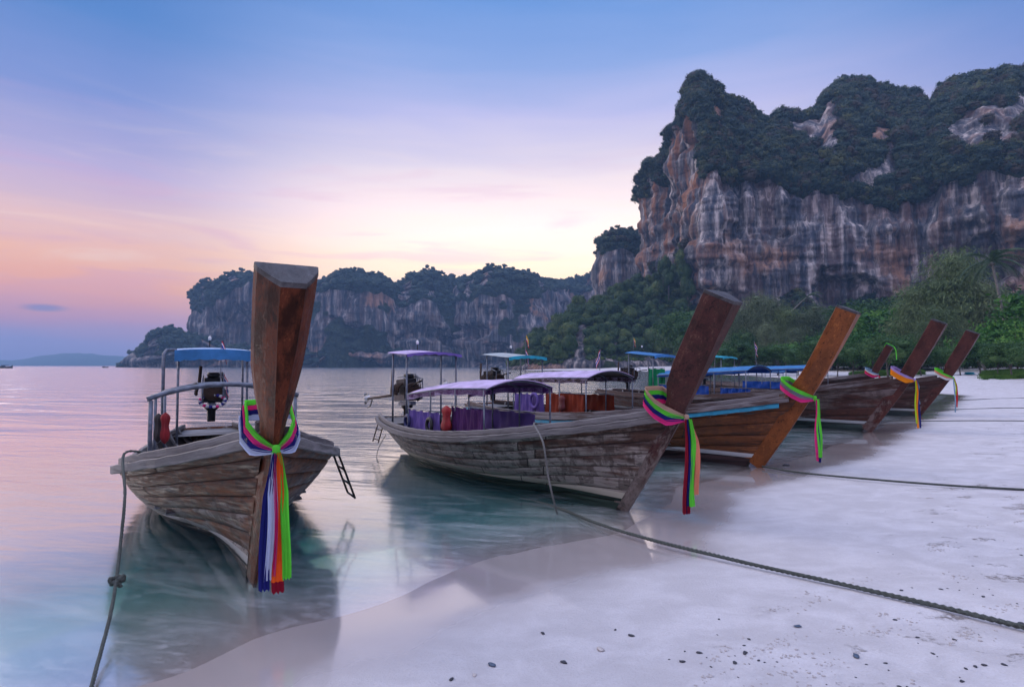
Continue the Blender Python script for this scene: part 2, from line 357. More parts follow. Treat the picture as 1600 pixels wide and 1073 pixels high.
vd = node(nt, 'ShaderNodeVectorMath', operation='ADD'); vm = node(nt, 'ShaderNodeMapping', inp={'Scale': (1, 1.3, 1)}); nt.links.new(P, vm.inputs[0]); nt.links.new(vm.outputs[0], vd.inputs[0])
nv = node(nt, 'ShaderNodeTexNoise', inp={'Scale': 2.2, 'Detail': 3.0}); nt.links.new(P, nv.inputs['Vector']); nt.links.new(nv.outputs['Color'], vd.inputs[1]); nt.links.new(vd.outputs[0], vo.inputs['Vector'])
prints = math_n(nt, 'MULTIPLY', math_n(nt, 'MULTIPLY', maprange(nt, vo.outputs['Distance'], .12, .34), maprange(nt, mott, .42, .6)), maprange(nt, dw, 2.6, 5.0))
hgt = math_n(nt, 'ADD', hgt, math_n(nt, 'MULTIPLY', prints, .55))
b = bump(nt, bs, hgt, .6, .05); nt.links.new(math_n(nt, 'MULTIPLY', math_n(nt, 'SUBTRACT', 1.03, wet), .75), b.inputs['Strength'])
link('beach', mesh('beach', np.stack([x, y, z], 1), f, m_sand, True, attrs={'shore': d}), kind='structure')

# water: clear at the edge, teal with depth, mirror by Fresnel
m_wat = bpy.data.materials.new('water'); m_wat.use_nodes = True; nt = m_wat.node_tree; nt.nodes.clear(); Lk = nt.links.new
o_ = node(nt, 'ShaderNodeOutputMaterial'); at = node(nt, 'ShaderNodeAttribute', attribute_name='depth'); dep = at.outputs['Fac']
geo = node(nt, 'ShaderNodeNewGeometry'); P = geo.outputs['Position']
dist = node(nt, 'ShaderNodeVectorMath', operation='LENGTH'); Lk(P, dist.inputs[0]); dist = dist.outputs['Value']
rot = node(nt, 'ShaderNodeMapping', inp={'Rotation': (0, 0, R(14))}); Lk(P, rot.inputs[0]); PR = rot.outputs[0]
wa = noise(nt, PR, 1, 3, .5, .3, sc=(.9, 2.6, 1)); wb = noise(nt, PR, 1, 4, .6, .4, sc=(3.0, 9.5, 1)); wc = noise(nt, PR, 1, 4, .55, .5, sc=(.16, .55, 1)); wd = noise(nt, PR, 1, 4, .55, .5, sc=(.05, .16, 1))
hh = math_n(nt, 'ADD', math_n(nt, 'MULTIPLY', wa, .036), math_n(nt, 'MULTIPLY', wb, .007))
far = maprange(nt, dist, 14, 60); hh = math_n(nt, 'ADD', hh, math_n(nt, 'MULTIPLY', math_n(nt, 'MULTIPLY', wc, .75), maprange(nt, dist, 8, 45, .05, 1)))
hh = math_n(nt, 'ADD', hh, math_n(nt, 'MULTIPLY', math_n(nt, 'MULTIPLY', wd, 2.6), maprange(nt, dist, 60, 400)))
bm = node(nt, 'ShaderNodeBump', inp={'Strength': 1.0, 'Distance': .62}); Lk(hh, bm.inputs['Height'])
Lk(maprange(nt, dep, .0, .35, .16, .60), bm.inputs['Strength'])
gl = node(nt, 'ShaderNodeBsdfGlossy', inp={'Roughness': .15, 'Color': (1, 1, 1, 1)}); Lk(bm.outputs[0], gl.inputs['Normal'])
fr = node(nt, 'ShaderNodeFresnel', inp={'IOR': 1.6}); Lk(bm.outputs[0], fr.inputs['Normal'])
ex = lambda k: math_n(nt, 'EXPONENT', math_n(nt, 'MULTIPLY', dep, -k))
cc = node(nt, 'ShaderNodeCombineXYZ'); Lk(ex(8.), cc.inputs[0]); Lk(ex(1.2), cc.inputs[1]); Lk(ex(1.0), cc.inputs[2])
tr = node(nt, 'ShaderNodeBsdfTransparent'); Lk(cc.outputs[0], tr.inputs[0])
df = node(nt, 'ShaderNodeBsdfDiffuse', inp={'Color': (.05, .205, .235, 1)})
body = node(nt, 'ShaderNodeMixShader'); Lk(math_n(nt, 'SUBTRACT', 1., ex(3.2)), body.inputs[0]); Lk(tr.outputs[0], body.inputs[1]); Lk(df.outputs[0], body.inputs[2])
WF = node(nt, 'ShaderNodeMath', operation='MULTIPLY'); Lk(math_n(nt, 'SUBTRACT', 1., geo.outputs['Backfacing']), WF.inputs[1])
mx = node(nt, 'ShaderNodeMixShader'); Lk(math_n(nt, 'ADD', math_n(nt, 'MULTIPLY_ADD', fr.outputs[0], .52, maprange(nt, dep, 0, .3, .32, .60)), maprange(nt, dist, 7, 30, 0, .2), clamp=True), WF.inputs[0]); Lk(WF.outputs[0], mx.inputs[0]); Lk(body.outputs[0], mx.inputs[1]); Lk(gl.outputs[0], mx.inputs[2])
# thin foam lines where the last swell ran out
fo = node(nt, 'ShaderNodeBsdfDiffuse', inp={'Color': (.8, .8, .82, 1)})
fn1 = noise(nt, P, 1, 6, .65, .4, sc=(.8, 2.4, 1)); fn2 = noise(nt, PR, 1, 6, .7, .5, sc=(5, 12, 1))
band = math_n(nt, 'ADD', dep, math_n(nt, 'MULTIPLY', math_n(nt, 'SUBTRACT', fn1, .5), .11))
lines = math_n(nt, 'MAXIMUM', math_n(nt, 'MULTIPLY', maprange(nt, band, .0, .008), maprange(nt, band, .030, .010)), math_n(nt, 'MULTIPLY', math_n(nt, 'MULTIPLY', maprange(nt, band, .052, .060), maprange(nt, band, .085, .062)), .6))
fn3 = noise(nt, PR, 1, 5, .6, .8, sc=(.9, 3.4, 1), loc=(3, 7, 0))
veil = math_n(nt, 'MULTIPLY', maprange(nt, fn3, .42, .68), math_n(nt, 'MULTIPLY', maprange(nt, dep, .26, .04), maprange(nt, dep, .0, .02)))
lines = math_n(nt, 'MULTIPLY', math_n(nt, 'MULTIPLY', lines, maprange(nt, fn2, .45, .75)), .22)
lines = math_n(nt, 'ADD', lines, math_n(nt, 'MULTIPLY', veil, .12))
mf = node(nt, 'ShaderNodeMixShader'); Lk(lines, mf.inputs[0]); Lk(mx.outputs[0], mf.inputs[1]); Lk(fo.outputs[0], mf.inputs[2]); Lk(mf.outputs[0], o_.inputs[0])
angw = np.concatenate([np.radians(np.arange(-48, 48, .3)), np.radians(np.arange(48, 312, 4))])
rw = [.3]
while rw[-1] < 3100: rw.append(rw[-1] * (1.03 if rw[-1] < 3 else (1.014 if rw[-1] < 20 else 1.06)))
xw, yw, fw = polar(np.array(rw), angw); zw, dw_ = gh(xw, yw)
keep = (zw < .15); fk = keep[fw].any(1)
link('sea', mesh('sea', np.stack([xw, yw, xw * 0], 1), fw[fk], m_wat, True, attrs={'depth': np.maximum(-zw, 0)}), kind='structure')

# ------------------------------------------------------------------ rock
def rockmat(name, sx=1., warm=1., dark=1.):
    m, nt, bs = new_mat(name); geo = node(nt, 'ShaderNodeNewGeometry'); P = geo.outputs['Position']
    av = node(nt, 'ShaderNodeAttribute', attribute_name='veg'); wm_ = node(nt, 'ShaderNodeAttribute', attribute_name='warm')
    s1 = noise(nt, P, 1, 7, .66, .12, sc=(.30 * sx, .30 * sx, .020 * sx)); s2 = noise(nt, P, 1, 6, .62, .25, sc=(.11 * sx, .11 * sx, .016 * sx), loc=(3, 9, 1)); s3 = noise(nt, P, 1, 6, .6, .3, sc=(.028 * sx,) * 3, loc=(1, 4, 8))
    s4 = noise(nt, P, 1, 5, .65, .15, sc=(.55 * sx, .55 * sx, .05 * sx), loc=(8, 2, 1)); s5 = noise(nt, P, .5 * sx, 8, .7)
    c = ramp(nt, [(.30, (.028 * dark, .036 * dark, .052 * dark)), (.43, (.075 * dark, .086 * dark, .115 * dark)), (.53, (.21 * dark, .20 * dark, .205 * dark)), (.64, (.66 * dark, .58 * dark, .54 * dark))]); nt.links.new(s1, c.inputs[0]); col = c.outputs[0]
    col = mixc(nt, math_n(nt, 'MULTIPLY', maprange(nt, s2, .47, .60), maprange(nt, wm_.outputs['Fac'], 0, 1, .22 * warm, .95)), col, (.36, .17, .095))
    s6 = noise(nt, P, 1, 5, .6, .4, sc=(.045 * sx, .045 * sx, .03 * sx), loc=(5, 5, 2)); s7 = noise(nt, P, 1, 4, .6, .9, sc=(.07 * sx, .07 * sx, .35 * sx), loc=(9, 1, 3))
    col = mixc(nt, math_n(nt, 'MULTIPLY', maprange(nt, s6, .48, .62), .72), col, mixc(nt, .5, col, (.020, .028, .045), 'MULTIPLY'))
    col = mixc(nt, math_n(nt, 'MULTIPLY', maprange(nt, s7, .60, .68), .6), col, (.025, .03, .045))
    col = mixc(nt, math_n(nt, 'MULTIPLY', math_n(nt, 'MULTIPLY', maprange(nt, s3, .54, .66), maprange(nt, s1, .35, .55)), .8 * warm), col, (.44, .22, .12))
    col = mixc(nt, math_n(nt, 'MULTIPLY', maprange(nt, s4, .58, .70), .8), col, (.03, .036, .05))
    col = mixc(nt, math_n(nt, 'MULTIPLY', maprange(nt, s5, .62, .75), .5), col, (.55, .52, .50))
    vg = math_n(nt, 'ADD', av.outputs['Fac'], math_n(nt, 'MULTIPLY', math_n(nt, 'SUBTRACT', s5, .5), 1.2))
    vc = mixc(nt, maprange(nt, s5, .35, .65), (.014, .026, .016), (.045, .060, .028))
    col = mixc(nt, maprange(nt, vg, .40, .60), col, vc)
    nt.links.new(col, bs.inputs['Base Color']); bs.inputs['Roughness'].default_value = .9; bs.inputs['Specular IOR Level'].default_value = .15
    bump(nt, bs, math_n(nt, 'ADD', math_n(nt, 'MULTIPLY', s1, .8), math_n(nt, 'MULTIPLY', s5, .6)), .8, 1.6 / sx)
    return m
M_rock = rockmat('cliff_rock'); M_rock_far = rockmat('far_rock', .8, .9, .75)

def cliff(name, cps, mat, label, cat='cliff', ncol=600, nw=150, ns=70, amp=1., seed=0, base=-1.5, vegamt=0., wallbulge=1., cave=True, warmf=lambda u: u * 0, rkt=.24, bare=None, vtn=4.6):
    """cps rows: (u, distance, row of the top of the bare wall, row of the ridge, setback of the ridge); returns points fit for trees"""
    cp = np.array(cps, float); t = np.linspace(0, len(cp) - 1, ncol); k = np.arange(len(cp))
    def it(c):
        v = np.interp(t, k, cp[:, c]); 
        w = max(3, ncol // (len(cp) * 3)) | 1; ker = np.hanning(w + 2)[1:-1]; ker /= ker.sum()
        return np.convolve(np.pad(v, w // 2, mode='edge'), ker, 'valid')
    u, Y, vt, vr, sb = [it(c) for c in range(5)]; vt_s, vr_s = np.interp(t, k, cp[:, 2]), np.interp(t, k, cp[:, 3]); vt = .4 * vt + .6 * vt_s; vr = vr_s
    X = (u - 800) / F * Y; s = np.concatenate([[0], np.cumsum(np.hypot(np.diff(X), np.diff(Y)))])
    nx, ny = np.gradient(Y), -np.gradient(X); 
    nl = np.hypot(nx, ny) + 1e-9; nx, ny = nx / nl, ny / nl
    rl = np.hypot(X, Y); rx, ry = X / rl, Y / rl
    sc = np.mean(Y) / 250.
    zt = H + (HOR - vt) / F * (Y + sb * .12); zr = H + (HOR - vr) / F * (Y + sb)
    zr = zr + (3.2 * fbm(s / 9 / sc, s * 0, seed + 3, 4, seed + 2, .6)) * sc * ns / 70.
    zt = zt + vtn * amp * sc * fbm(s / 16 / sc, s * 0, seed, 4, seed)
    rows = []; veg = []; nb = 14
    for q in np.linspace(0, 1, nw):
        z = base + (zt - base) * q; hh = z
        big = fbm(s / 46 / sc, z / 120 / sc, seed, 3, seed + 1) * 7.5 * amp * sc
        flu = (1 - np.abs(fbm(s / 11 / sc + .35 * fbm(s / 30, z / 30, 2, 2, 3), z / 75 / sc, seed, 3, seed + 2)) * 2.1) * 3.2 * amp * sc
        fin = fbm(s / 3.4 / sc, z / 18 / sc, seed, 4, seed + 3) * 2.0 * amp * sc
        led = fbm(s / 30 / sc, z / 7 / sc, seed, 4, seed + 4) * 2.6 * amp * sc
        cv = 0
        if cave:
            cn = fbm(s / 26 / sc, z / 15 / sc, seed + 5, 4, seed + 6); cv = -ss(.12, .42, cn) * 6.5 * sc * ss(.85, .45, q) * ss(0, .1, q)
        dsp = (big + flu + fin + led + cv) * wallbulge + 3 * sc * q * (1 - q) * 4 * .6 - q ** 3 * 2 * sc
        rows.append(np.stack([X - nx * 0 + nx * dsp * 1.0, Y + ny * dsp, z], 1))
        vp = fbm(s / 22 / sc, z / 26 / sc, seed + 9, 4, seed + 9) + vegamt + ss(.90, 1.0, q) * .55 - .25
        veg.append(ss(.15, .30, vp))
    top = rows[-1]
    for q in np.linspace(0, 1, ns + 1)[1:]:
        z = zt + (zr - zt) * (q ** .85); lump = fbm(s / 17 / sc, np.full_like(s, q * 5), seed, 4, seed + 7) * 5.5 * sc * np.sin(np.pi * min(q * 1.1, 1) * .92 + .2)
        D = sb * q ** 1.15
        px = X + rx * D; py = Y + ry * D; w = (1 - q) ** 2
        px = px * (1 - w) + (top[:, 0] + rx * D) * w; py = py * (1 - w) + (top[:, 1] + ry * D) * w
        g2 = fbm(s / 9 / sc, np.full_like(s, q * 7), seed + 4, 3, seed + 8) * 3.2 * sc
        rows.append(np.stack([px - rx * (lump + g2), py - ry * (lump + g2), z], 1))
        rk = fbm(s / 11 / sc, z / 24 / sc, seed + 2, 4, seed + 5)
        veg.append(np.where((rk > rkt) & (q < .82), .15, 1.) * np.ones_like(s))
    last = rows[-1]
    for q in np.linspace(0, 1, nb + 1)[1:]:
        D = 6 * sc + 55 * sc * q; z = last[:, 2] * (1 - q ** 1.3) + base * q ** 1.3
        rows.append(np.stack([last[:, 0] + rx * D, last[:, 1] + ry * D, z], 1)); veg.append(np.ones_like(s))
    V = np.stack(rows); nr = len(rows)
    i, j = np.meshgrid(np.arange(nr - 1), np.arange(ncol - 1), indexing='ij')
    fc = np.stack([i * ncol + j, i * ncol + j + 1, (i + 1) * ncol + j + 1, (i + 1) * ncol + j], -1).reshape(-1, 4)
    vv = np.stack(veg)
    if bare is not None:
        pu = 800 + F * V[..., 0] / V[..., 1]; pv = HOR - (V[..., 2] - H) * F / V[..., 1]; vv = np.where((pu > bare[0]) & (pu < bare[1]) & (pv > bare[2]), .1, vv)
    root = thing(name, label, cat, loc=(0, 0, 0))
    ob = link('rock_face', mesh(name, V.reshape(-1, 3), fc, mat, False, attrs={'veg': vv.ravel(), 'warm': np.tile(warmf(u), nr)}), root)
    return root, V[:nw + ns], vv[:nw + ns], nw, sc

# crown meshes
def crown_mesh(name, mat, n=260, leaf=.13, blob=.78, lobes=6, seed=0, squash=.8, droop=0.):
    r = np.random.default_rng(seed); cs = [(0, 0, 0, .78)]
    for i in range(lobes):
        a = r.uniform(0, 6.28); e = r.uniform(-.3, 1.0); q = r.uniform(.4, .62); cs.append((q * math.cos(a) * math.cos(e), q * math.sin(a) * math.cos(e), q * math.sin(e), r.uniform(.34, .52)))
    V = []; Fc = []
    for (cx, cy_, cz, rr) in cs:     # the dense inside of each clump
        bm_ = bmesh.new(); bmesh.ops.create_icosphere(bm_, subdivisions=2, radius=rr * blob); b0 = len(V)
        for v in bm_.verts:
            k = 1 + .22 * float(fbm(v.co.x * 3 / rr, v.co.y * 3 / rr, v.co.z * 3 / rr + seed, 2, seed)); V.append((cx + v.co.x * k, cy_ + v.co.y * k, (cz + v.co.z * k) * squash))
        for f_ in bm_.faces: Fc.append([b0 + v.index for v in f_.verts])
        bm_.free()
    wsum = sum(c[3] ** 2 for c in cs)
    for (cx, cy_, cz, rr) in cs:
        for _ in range(int(n * rr * rr / wsum)):
            dr = r.normal(size=3); dr /= np.linalg.norm(dr); p = np.array([cx, cy_, cz]) + dr * rr * r.uniform(.80, 1.10)
            t1 = np.cross(dr, r.normal(size=3)); t1 /= np.linalg.norm(t1); t2 = np.cross(dr, t1) + dr * r.uniform(-.7, .7); t2[2] -= droop
            l = leaf * r.uniform(.6, 1.3); w = l * r.uniform(.45, .8); p[2] *= squash; b0 = len(V)
            V += [tuple(p - t1 * w * .5), tuple(p - t2 * l * .5 ), tuple(p + t1 * w * .5), tuple(p + t2 * l * .6)]
            Fc.append([b0, b0 + 1, b0 + 2, b0 + 3])
    return mesh(name, V, Fc, mat)
M_leaf_cliff = leafmat('cliff_foliage', (.007, .024, .022), (.026, .062, .046), (.12, .135, .05))
M_leaf_knoll = leafmat('knoll_foliage', (.010, .032, .012), (.040, .092, .024), (.15, .19, .045))
M_leaf_far = leafmat('far_foliage', (.012, .032, .030), (.028, .062, .045), (.07, .09, .05))
def src_collection(name, meshes):
    c = bpy.data.collections.new(name)
    for i, me in enumerate(meshes): c.objects.link(bpy.data.objects.new('crown', me))
    return c
def scatter(name, coll, pts, scl, rz, sz, parent, seed=0):
    me = bpy.data.meshes.new(name); me.from_pydata([tuple(p) for p in pts], [], [])
    for k, w in (('scl', scl), ('rz', rz), ('sz', sz)):
        a = me.attributes.new(k, 'FLOAT', 'POINT'); a.data.foreach_set('value', np.asarray(w, np.float32))
    o = link(name, me, parent); o['kind'] = 'stuff'
    g = bpy.data.node_groups.new(name, 'GeometryNodeTree'); g.interface.new_socket('Geometry', in_out='INPUT', socket_type='NodeSocketGeometry'); g.interface.new_socket('Geometry', in_out='OUTPUT', socket_type='NodeSocketGeometry')
    gi = g.nodes.new('NodeGroupInput'); go = g.nodes.new('NodeGroupOutput'); ip = g.nodes.new('GeometryNodeInstanceOnPoints'); ci = g.nodes.new('GeometryNodeCollectionInfo')
    ci.inputs['Collection'].default_value = coll; ci.inputs['Separate Children'].default_value = True; ci.inputs['Reset Children'].default_value = True
    def att(nm):
        n = g.nodes.new('GeometryNodeInputNamedAttribute'); n.data_type = 'FLOAT'; n.inputs['Name'].default_value = nm; return n.outputs[0]
    cx = g.nodes.new('ShaderNodeCombineXYZ'); g.links.new(att('rz'), cx.inputs[2]); s_ = att('scl'); cs = g.nodes.new('ShaderNodeCombineXYZ')
    g.links.new(s_, cs.inputs[0]); g.links.new(s_, cs.inputs[1]); g.links.new(att('sz'), cs.inputs[2])
    rv = g.nodes.new('FunctionNodeRandomValue'); rv.data_type = 'INT'; rv.inputs[4].default_value = 0; rv.inputs[5].default_value = len(coll.objects) - 1
    g.links.new(gi.outputs[0], ip.inputs['Points']); g.links.new(ci.outputs[0], ip.inputs['Instance']); ip.inputs['Pick Instance'].default_value = True
    g.links.new(rv.outputs[2], ip.inputs['Instance Index']); g.links.new(cx.outputs[0], ip.inputs['Rotation']); g.links.new(cs.outputs[0], ip.inputs['Scale']); g.links.new(ip.outputs[0], go.inputs[0])
    md = o.modifiers.new('scatter', 'NODES'); md.node_group = g
    return o
M_leaf_dry = leafmat('dry_brown_foliage', (.026, .024, .018), (.065, .052, .034), (.12, .095, .06)); M_leaf_oliv = leafmat('olive_foliage', (.022, .036, .016), (.070, .090, .034), (.17, .18, .06))
CL = src_collection('cliff_crowns', [crown_mesh('crown', (M_leaf_cliff, M_leaf_cliff, M_leaf_oliv, M_leaf_cliff, M_leaf_cliff, M_leaf_dry, M_leaf_cliff)[i], 260, .17, .66, 6, i) for i in range(7)])
FR = src_collection('far_crowns', [crown_mesh('crown', M_leaf_far, 150, .2, .78, 5, 20 + i) for i in range(4)])
def plant(root, V, veg, nw, sc, coll, n_top, n_wall, rmin, rmax, seed=1, name='cliff_trees', xlim=None):
    r = np.random.default_rng(seed); nr, nc, _ = V.shape; pts = []; rad = []
    for cnt, lo, hi in ((n_top, nw - 3, nr), (n_wall, 4, nw)):
        k = 0; tries = 0
        while k < cnt and tries < cnt * 40:
            tries += 1; i = r.integers(lo, hi); j = r.integers(1, nc - 1)
            if veg[i, j] < .5 + .4 * r.random() - (.2 if lo > 5 else 0): continue
            if lo < 5 and r.random() > (i / nw) ** 2.2 + .12: continue
            pts.append(V[i, j]); q = r.random() ** 1.6; rad.append((rmin + (rmax - rmin) * q) * (1 if lo > 5 else .62)); k += 1
    pts = np.array(pts); rad = np.array(rad); pts = pts + np.stack([r.normal(size=len(pts)) * .6 * sc, r.normal(size=len(pts)) * .6 * sc, rad * .25], 1)
    ex = V[nr - 3:nr, 2:-2:2].reshape(-1, 3); ex = ex[r.random(len(ex)) < .5 * n_top / 4600 + .1]; er = rmin * r.uniform(.6, 1.5, len(ex)); ex = ex + np.stack([ex[:, 0] * 0, ex[:, 0] * 0, er * r.uniform(.4, 1.5, len(ex))], 1)
    pts = np.concatenate([pts, ex]); rad = np.concatenate([rad, er])
    scatter(name, coll, pts, rad, r.uniform(0, 6.28, len(pts)), rad * r.uniform(.75, 1.25, len(pts)), root, seed)

# main massif on the right
main = [(1090, 420, 330, 300, 20), (1040, 400, 300, 262, 20), (1000, 360, 330, 262, 24), (1004, 335, 268, 256, 10), (1022, 318, 240, 234, 8), (1040, 300, 200, 194, 8), (1056, 285, 168, 146, 10), (1066, 272, 172, 128, 14), (1082, 258, 205, 120, 24), (1098, 252, 262, 111, 34),
        (1110, 250, 285, 120, 40), (1124, 250, 296, 138, 44), (1130, 250, 298, 152, 44), (1150, 252, 302, 152, 50), (1176, 250, 290, 172, 56), (1205, 248, 278, 196, 60), (1232, 246, 276, 178, 62), (1262, 244, 286, 190, 64), (1288, 242, 292, 184, 66), (1302, 240, 296, 150, 76), (1330, 238, 290, 131, 84),
        (1366, 236, 288, 138, 84), (1405, 233, 300, 155, 80), (1440, 230, 312, 168, 76), (1466, 226, 300, 184, 70), (1482, 224, 296, 156, 66), (1512, 220, 290, 143, 66), (1560, 215, 292, 138, 66), (1600, 210, 300, 132, 66), (1680, 205, 300, 140, 66), (1800, 200, 310, 170, 66), (2000, 195, 330, 220, 60)]
main = [(u_ + 24 * float(ss(1105, 1050, u_)), *r__) for (u_, *r__) in main]
r_, V_, g_, nw_, sc_ = cliff('limestone_cliff', main, M_rock, amp=1.5, rkt=.19, vtn=6.5, warmf=lambda u: ss(1150, 1075, u) * .9 + .25 * ss(1300, 1420, u), label='huge streaked grey and orange limestone cliff with wooded top, right of the bay', ncol=900, nw=190, ns=70, seed=3)
plant(r_, V_, g_, nw_, sc_, CL, 8200, 1500, 1.3, 5.0, 5)
tower = [(1010, 470, 400, 380, 10), (960, 465, 385, 368, 12), (932, 440, 400, 380, 14), (930, 420, 395, 375, 16), (942, 405, 390, 364, 16), (962, 400, 388, 359, 18), (985, 402, 392, 364, 18), (1000, 410, 398, 372, 18), (1030, 415, 400, 375, 18), (1080, 430, 400, 375, 18)]
r_, V_, g_, nw_, sc_ = cliff('rock_tower', [(u_ + 9, *r__) for (u_, *r__) in tower], M_rock, 'dark rock tower with wooded cap at the left foot of the huge cliff', ncol=220, nw=80, ns=26, seed=8, amp=.6)
plant(r_, V_, g_, nw_, sc_, CL, 420, 130, 2.2, 4.2, 6)

# far headland: overlapping blocks, each a thing of its own
def head(nm, cps, lab, seed, nt_, nl, **kw):
    kw.setdefault('vegamt', .2); kw.setdefault('vtn', 13.); kw.setdefault('rkt', .2); nl = int(nl * 1.8)
    r_, V_, g_, nw_, sc_ = cliff(nm, cps, M_rock_far, lab, ncol=300, nw=80, ns=34, seed=seed, **kw)
    plant(r_, V_, g_, nw_, sc_, FR, nt_, nl, 2.6, 6.6, seed, 'headland_trees')
head('headland_rock', [(200, 640, 571, 571, 4), (214, 620, 566, 560, 10), (224, 600, 556, 545, 14), (238, 590, 545, 522, 18), (252, 585, 542, 513, 20), (272, 585, 545, 513, 20), (286, 590, 552, 528, 20), (305, 600, 555, 528, 20), (340, 610, 560, 540, 20), (420, 615, 560, 545, 20), (520, 620, 562, 548, 20), (640, 620, 562, 548, 20)],
     'low wooded rock at the left tip of the far headland', 11, 420, 130, vegamt=.15, amp=.6)
head('headland_block', [(420, 760, 470, 450, 20), (330, 745, 470, 448, 20), (300, 720, 480, 460, 16), (298, 690, 476, 456, 18), (312, 672, 466, 441, 22), (340, 662, 458, 437, 24), (362, 660, 452, 432, 26), (385, 660, 450, 430, 26), (410, 660, 450, 431, 26), (440, 662, 455, 436, 26), (470, 668, 465, 446, 26), (505, 690, 475, 460, 24), (530, 720, 480, 465, 24)],
     'bluish cliff block of the far headland, behind the tall prow', 12, 520, 120, amp=.75)
head('headland_block', [(500, 740, 450, 438, 20), (478, 700, 470, 455, 20), (488, 660, 470, 448, 26), (505, 640, 462, 436, 30), (530, 630, 452, 424, 34), (560, 628, 455, 424, 34), (590, 634, 460, 432, 30), (606, 650, 468, 442, 24), (618, 690, 480, 452, 20), (640, 740, 480, 452, 20)],
     'far headland cliff block just right of the tall prow', 13, 560, 130, amp=.8)
head('headland_block', [(600, 760, 450, 438, 20), (606, 700, 470, 448, 20), (622, 665, 476, 444, 26), (645, 655, 470, 434, 34), (668, 652, 470, 423, 38), (690, 660, 478, 430, 34), (712, 680, 480, 438, 24), (730, 720, 470, 435, 24)],
     'orange-faced cliff block in the middle of the far headland', 14, 430, 120, amp=.8)
head('headland_block', [(700, 760, 450, 440, 20), (716, 700, 470, 446, 20), (726, 660, 468, 438, 24), (742, 640, 456, 428, 30), (765, 628, 444, 420, 34), (785, 625, 440, 418, 34), (812, 632, 448, 424, 34), (840, 650, 458, 432, 30), (868, 690, 470, 442, 28), (890, 740, 470, 446, 28)],
     'broadest and highest block of the far headland, above the purple stern canopy', 15, 560, 150, amp=.8)
head('headland_block', [(800, 800, 440, 430, 20), (830, 760, 450, 432, 30), (860, 750, 460, 440, 30), (884, 745, 465, 440, 30), (905, 745, 460, 432, 30), (925, 745, 455, 427, 30), (950, 750, 455, 428, 30), (1000, 760, 460, 432, 30), (1060, 780, 460, 432, 30)],
     'palest block of the far headland, left of the rock tower', 16, 520, 100, amp=.7)

# distant hills
M_hill = plain('hill_forest', (.035, .06, .045), .95, .4, .01)
def hill(pts, Y, lab):
    us = np.linspace(pts[0][0], pts[-1][0], 160); vs = np.interp(us, [p[0] for p in pts], [p[1] for p in pts]); V = []; n = 14
    for k in range(n):
        t = k / (n - 1)
        for u, v in zip(us, vs):
            Yk = Y + 500 * t; zt = (H + (HOR - v) / F * (Y + 250)) ; z = zt * math.sin(math.pi * t) ** .7 * (1 + .05 * float(vn(u * .09, t * 5, 0, 3))) - 2
            V.append(((u - 800) / F * Yk, Yk, z))
    m_ = len(us); Fc = np.array([[k * m_ + i, k * m_ + i + 1, (k + 1) * m_ + i + 1, (k + 1) * m_ + i] for k in range(n - 1) for i in range(m_ - 1)])
    o = link('hill', mesh('hill', np.array(V), Fc, M_hill, True)); o['kind'] = 'structure'; return o
hill([(-260, 571), (-160, 561), (-60, 560), (20, 562.5), (60, 556), (100, 551.5), (140, 551.5), (170, 555), (210, 557.5), (250, 562), (300, 571)], 2700, '')

# haze: one closed box of pale air round everything
m_h = bpy.data.materials.new('haze'); m_h.use_nodes = True; nt = m_h.node_tree; nt.nodes.clear()
o_ = node(nt, 'ShaderNodeOutputMaterial'); pv = node(nt, 'ShaderNodeVolumePrincipled', inp={'Color': (.36, .62, 1.0, 1), 'Density': .00035, 'Anisotropy': 0.0}); nt.links.new(pv.outputs[0], o_.inputs['Volume'])
hb = MB(); hv = [(x_, y_, z_) for z_ in (-9, 215) for x_, y_ in ((-3400, -3400), (3400, -3400), (3400, 3400), (-3400, 3400))]
hb.add(hv, [(0, 3, 2, 1), (4, 5, 6, 7), (0, 1, 5, 4), (1, 2, 6, 5), (2, 3, 7, 6), (3, 0, 4, 7)])
hz = hb.obj('haze', m_h); hz['kind'] = 'stuff'
#==END_SETTING

# ------------------------------------------------------------------ boats
def sstep(a, b, x): t = min(1, max(0, (x - a) / (b - a))); return t * t * (3 - 2 * t)
M_iron = plain('grey_painted_iron', (.13, .15, .19), .5, .4, 14, .3)
M_dark = plain('greasy_black_iron', (.012, .012, .014), .42, .5, 12, .6)
M_rust = plain('rusty_iron', (.045, .024, .016), .8, .5, 22, .2)
M_white = plain('white_paint', (.70, .70, .70), .5, .15)
M_lining = plain('hull_lining', (.045, .036, .032), .8, .4, 6)
M_red = plain('red_fabric', (.26, .012, .016), .75, .3, 7)
M_navy = plain('navy_rubber', (.012, .018, .09), .5, .3)
M_black = plain('black_rubber', (.012, .012, .013), .55, .3)
M_redp = plain('red_paint', (.38, .03, .02), .45, .2)
M_rope = plain('grey_green_rope', (.060, .070, .062), .9, .45, 60, bmp=.8)
M_ropep = plain('pale_rope', (.16, .155, .145), .9, .3, 60, bmp=.8)
M_stripe = {}
def cloth(name, c, rough=.8, trans=.25, var=.22): return plain(name, c, rough, var, 4, trans=trans, spec=.2)
M_purple = cloth('purple_tarp', (.17, .11, .38), .55); M_lilac = cloth('sun_bleached_lilac_tarp', (.62, .50, .74), .6, .2)
M_plum = cloth('plum_tarp', (.10, .030, .13), .6); M_orange = cloth('orange_tarp', (.24, .035, .014), .6)
M_blue = cloth('blue_tarp', (.06, .24, .52), .5); M_paleb = cloth('pale_blue_tarp', (.42, .58, .78), .55)
M_teal = cloth('teal_tarp', (.03, .36, .46), .5); M_cream = cloth('cream_tarp', (.50, .55, .55), .6); M_green = cloth('green_net', (.01, .22, .09), .8)
M_deepblue = cloth('deep_blue_tarp', (.012, .07, .34), .5)
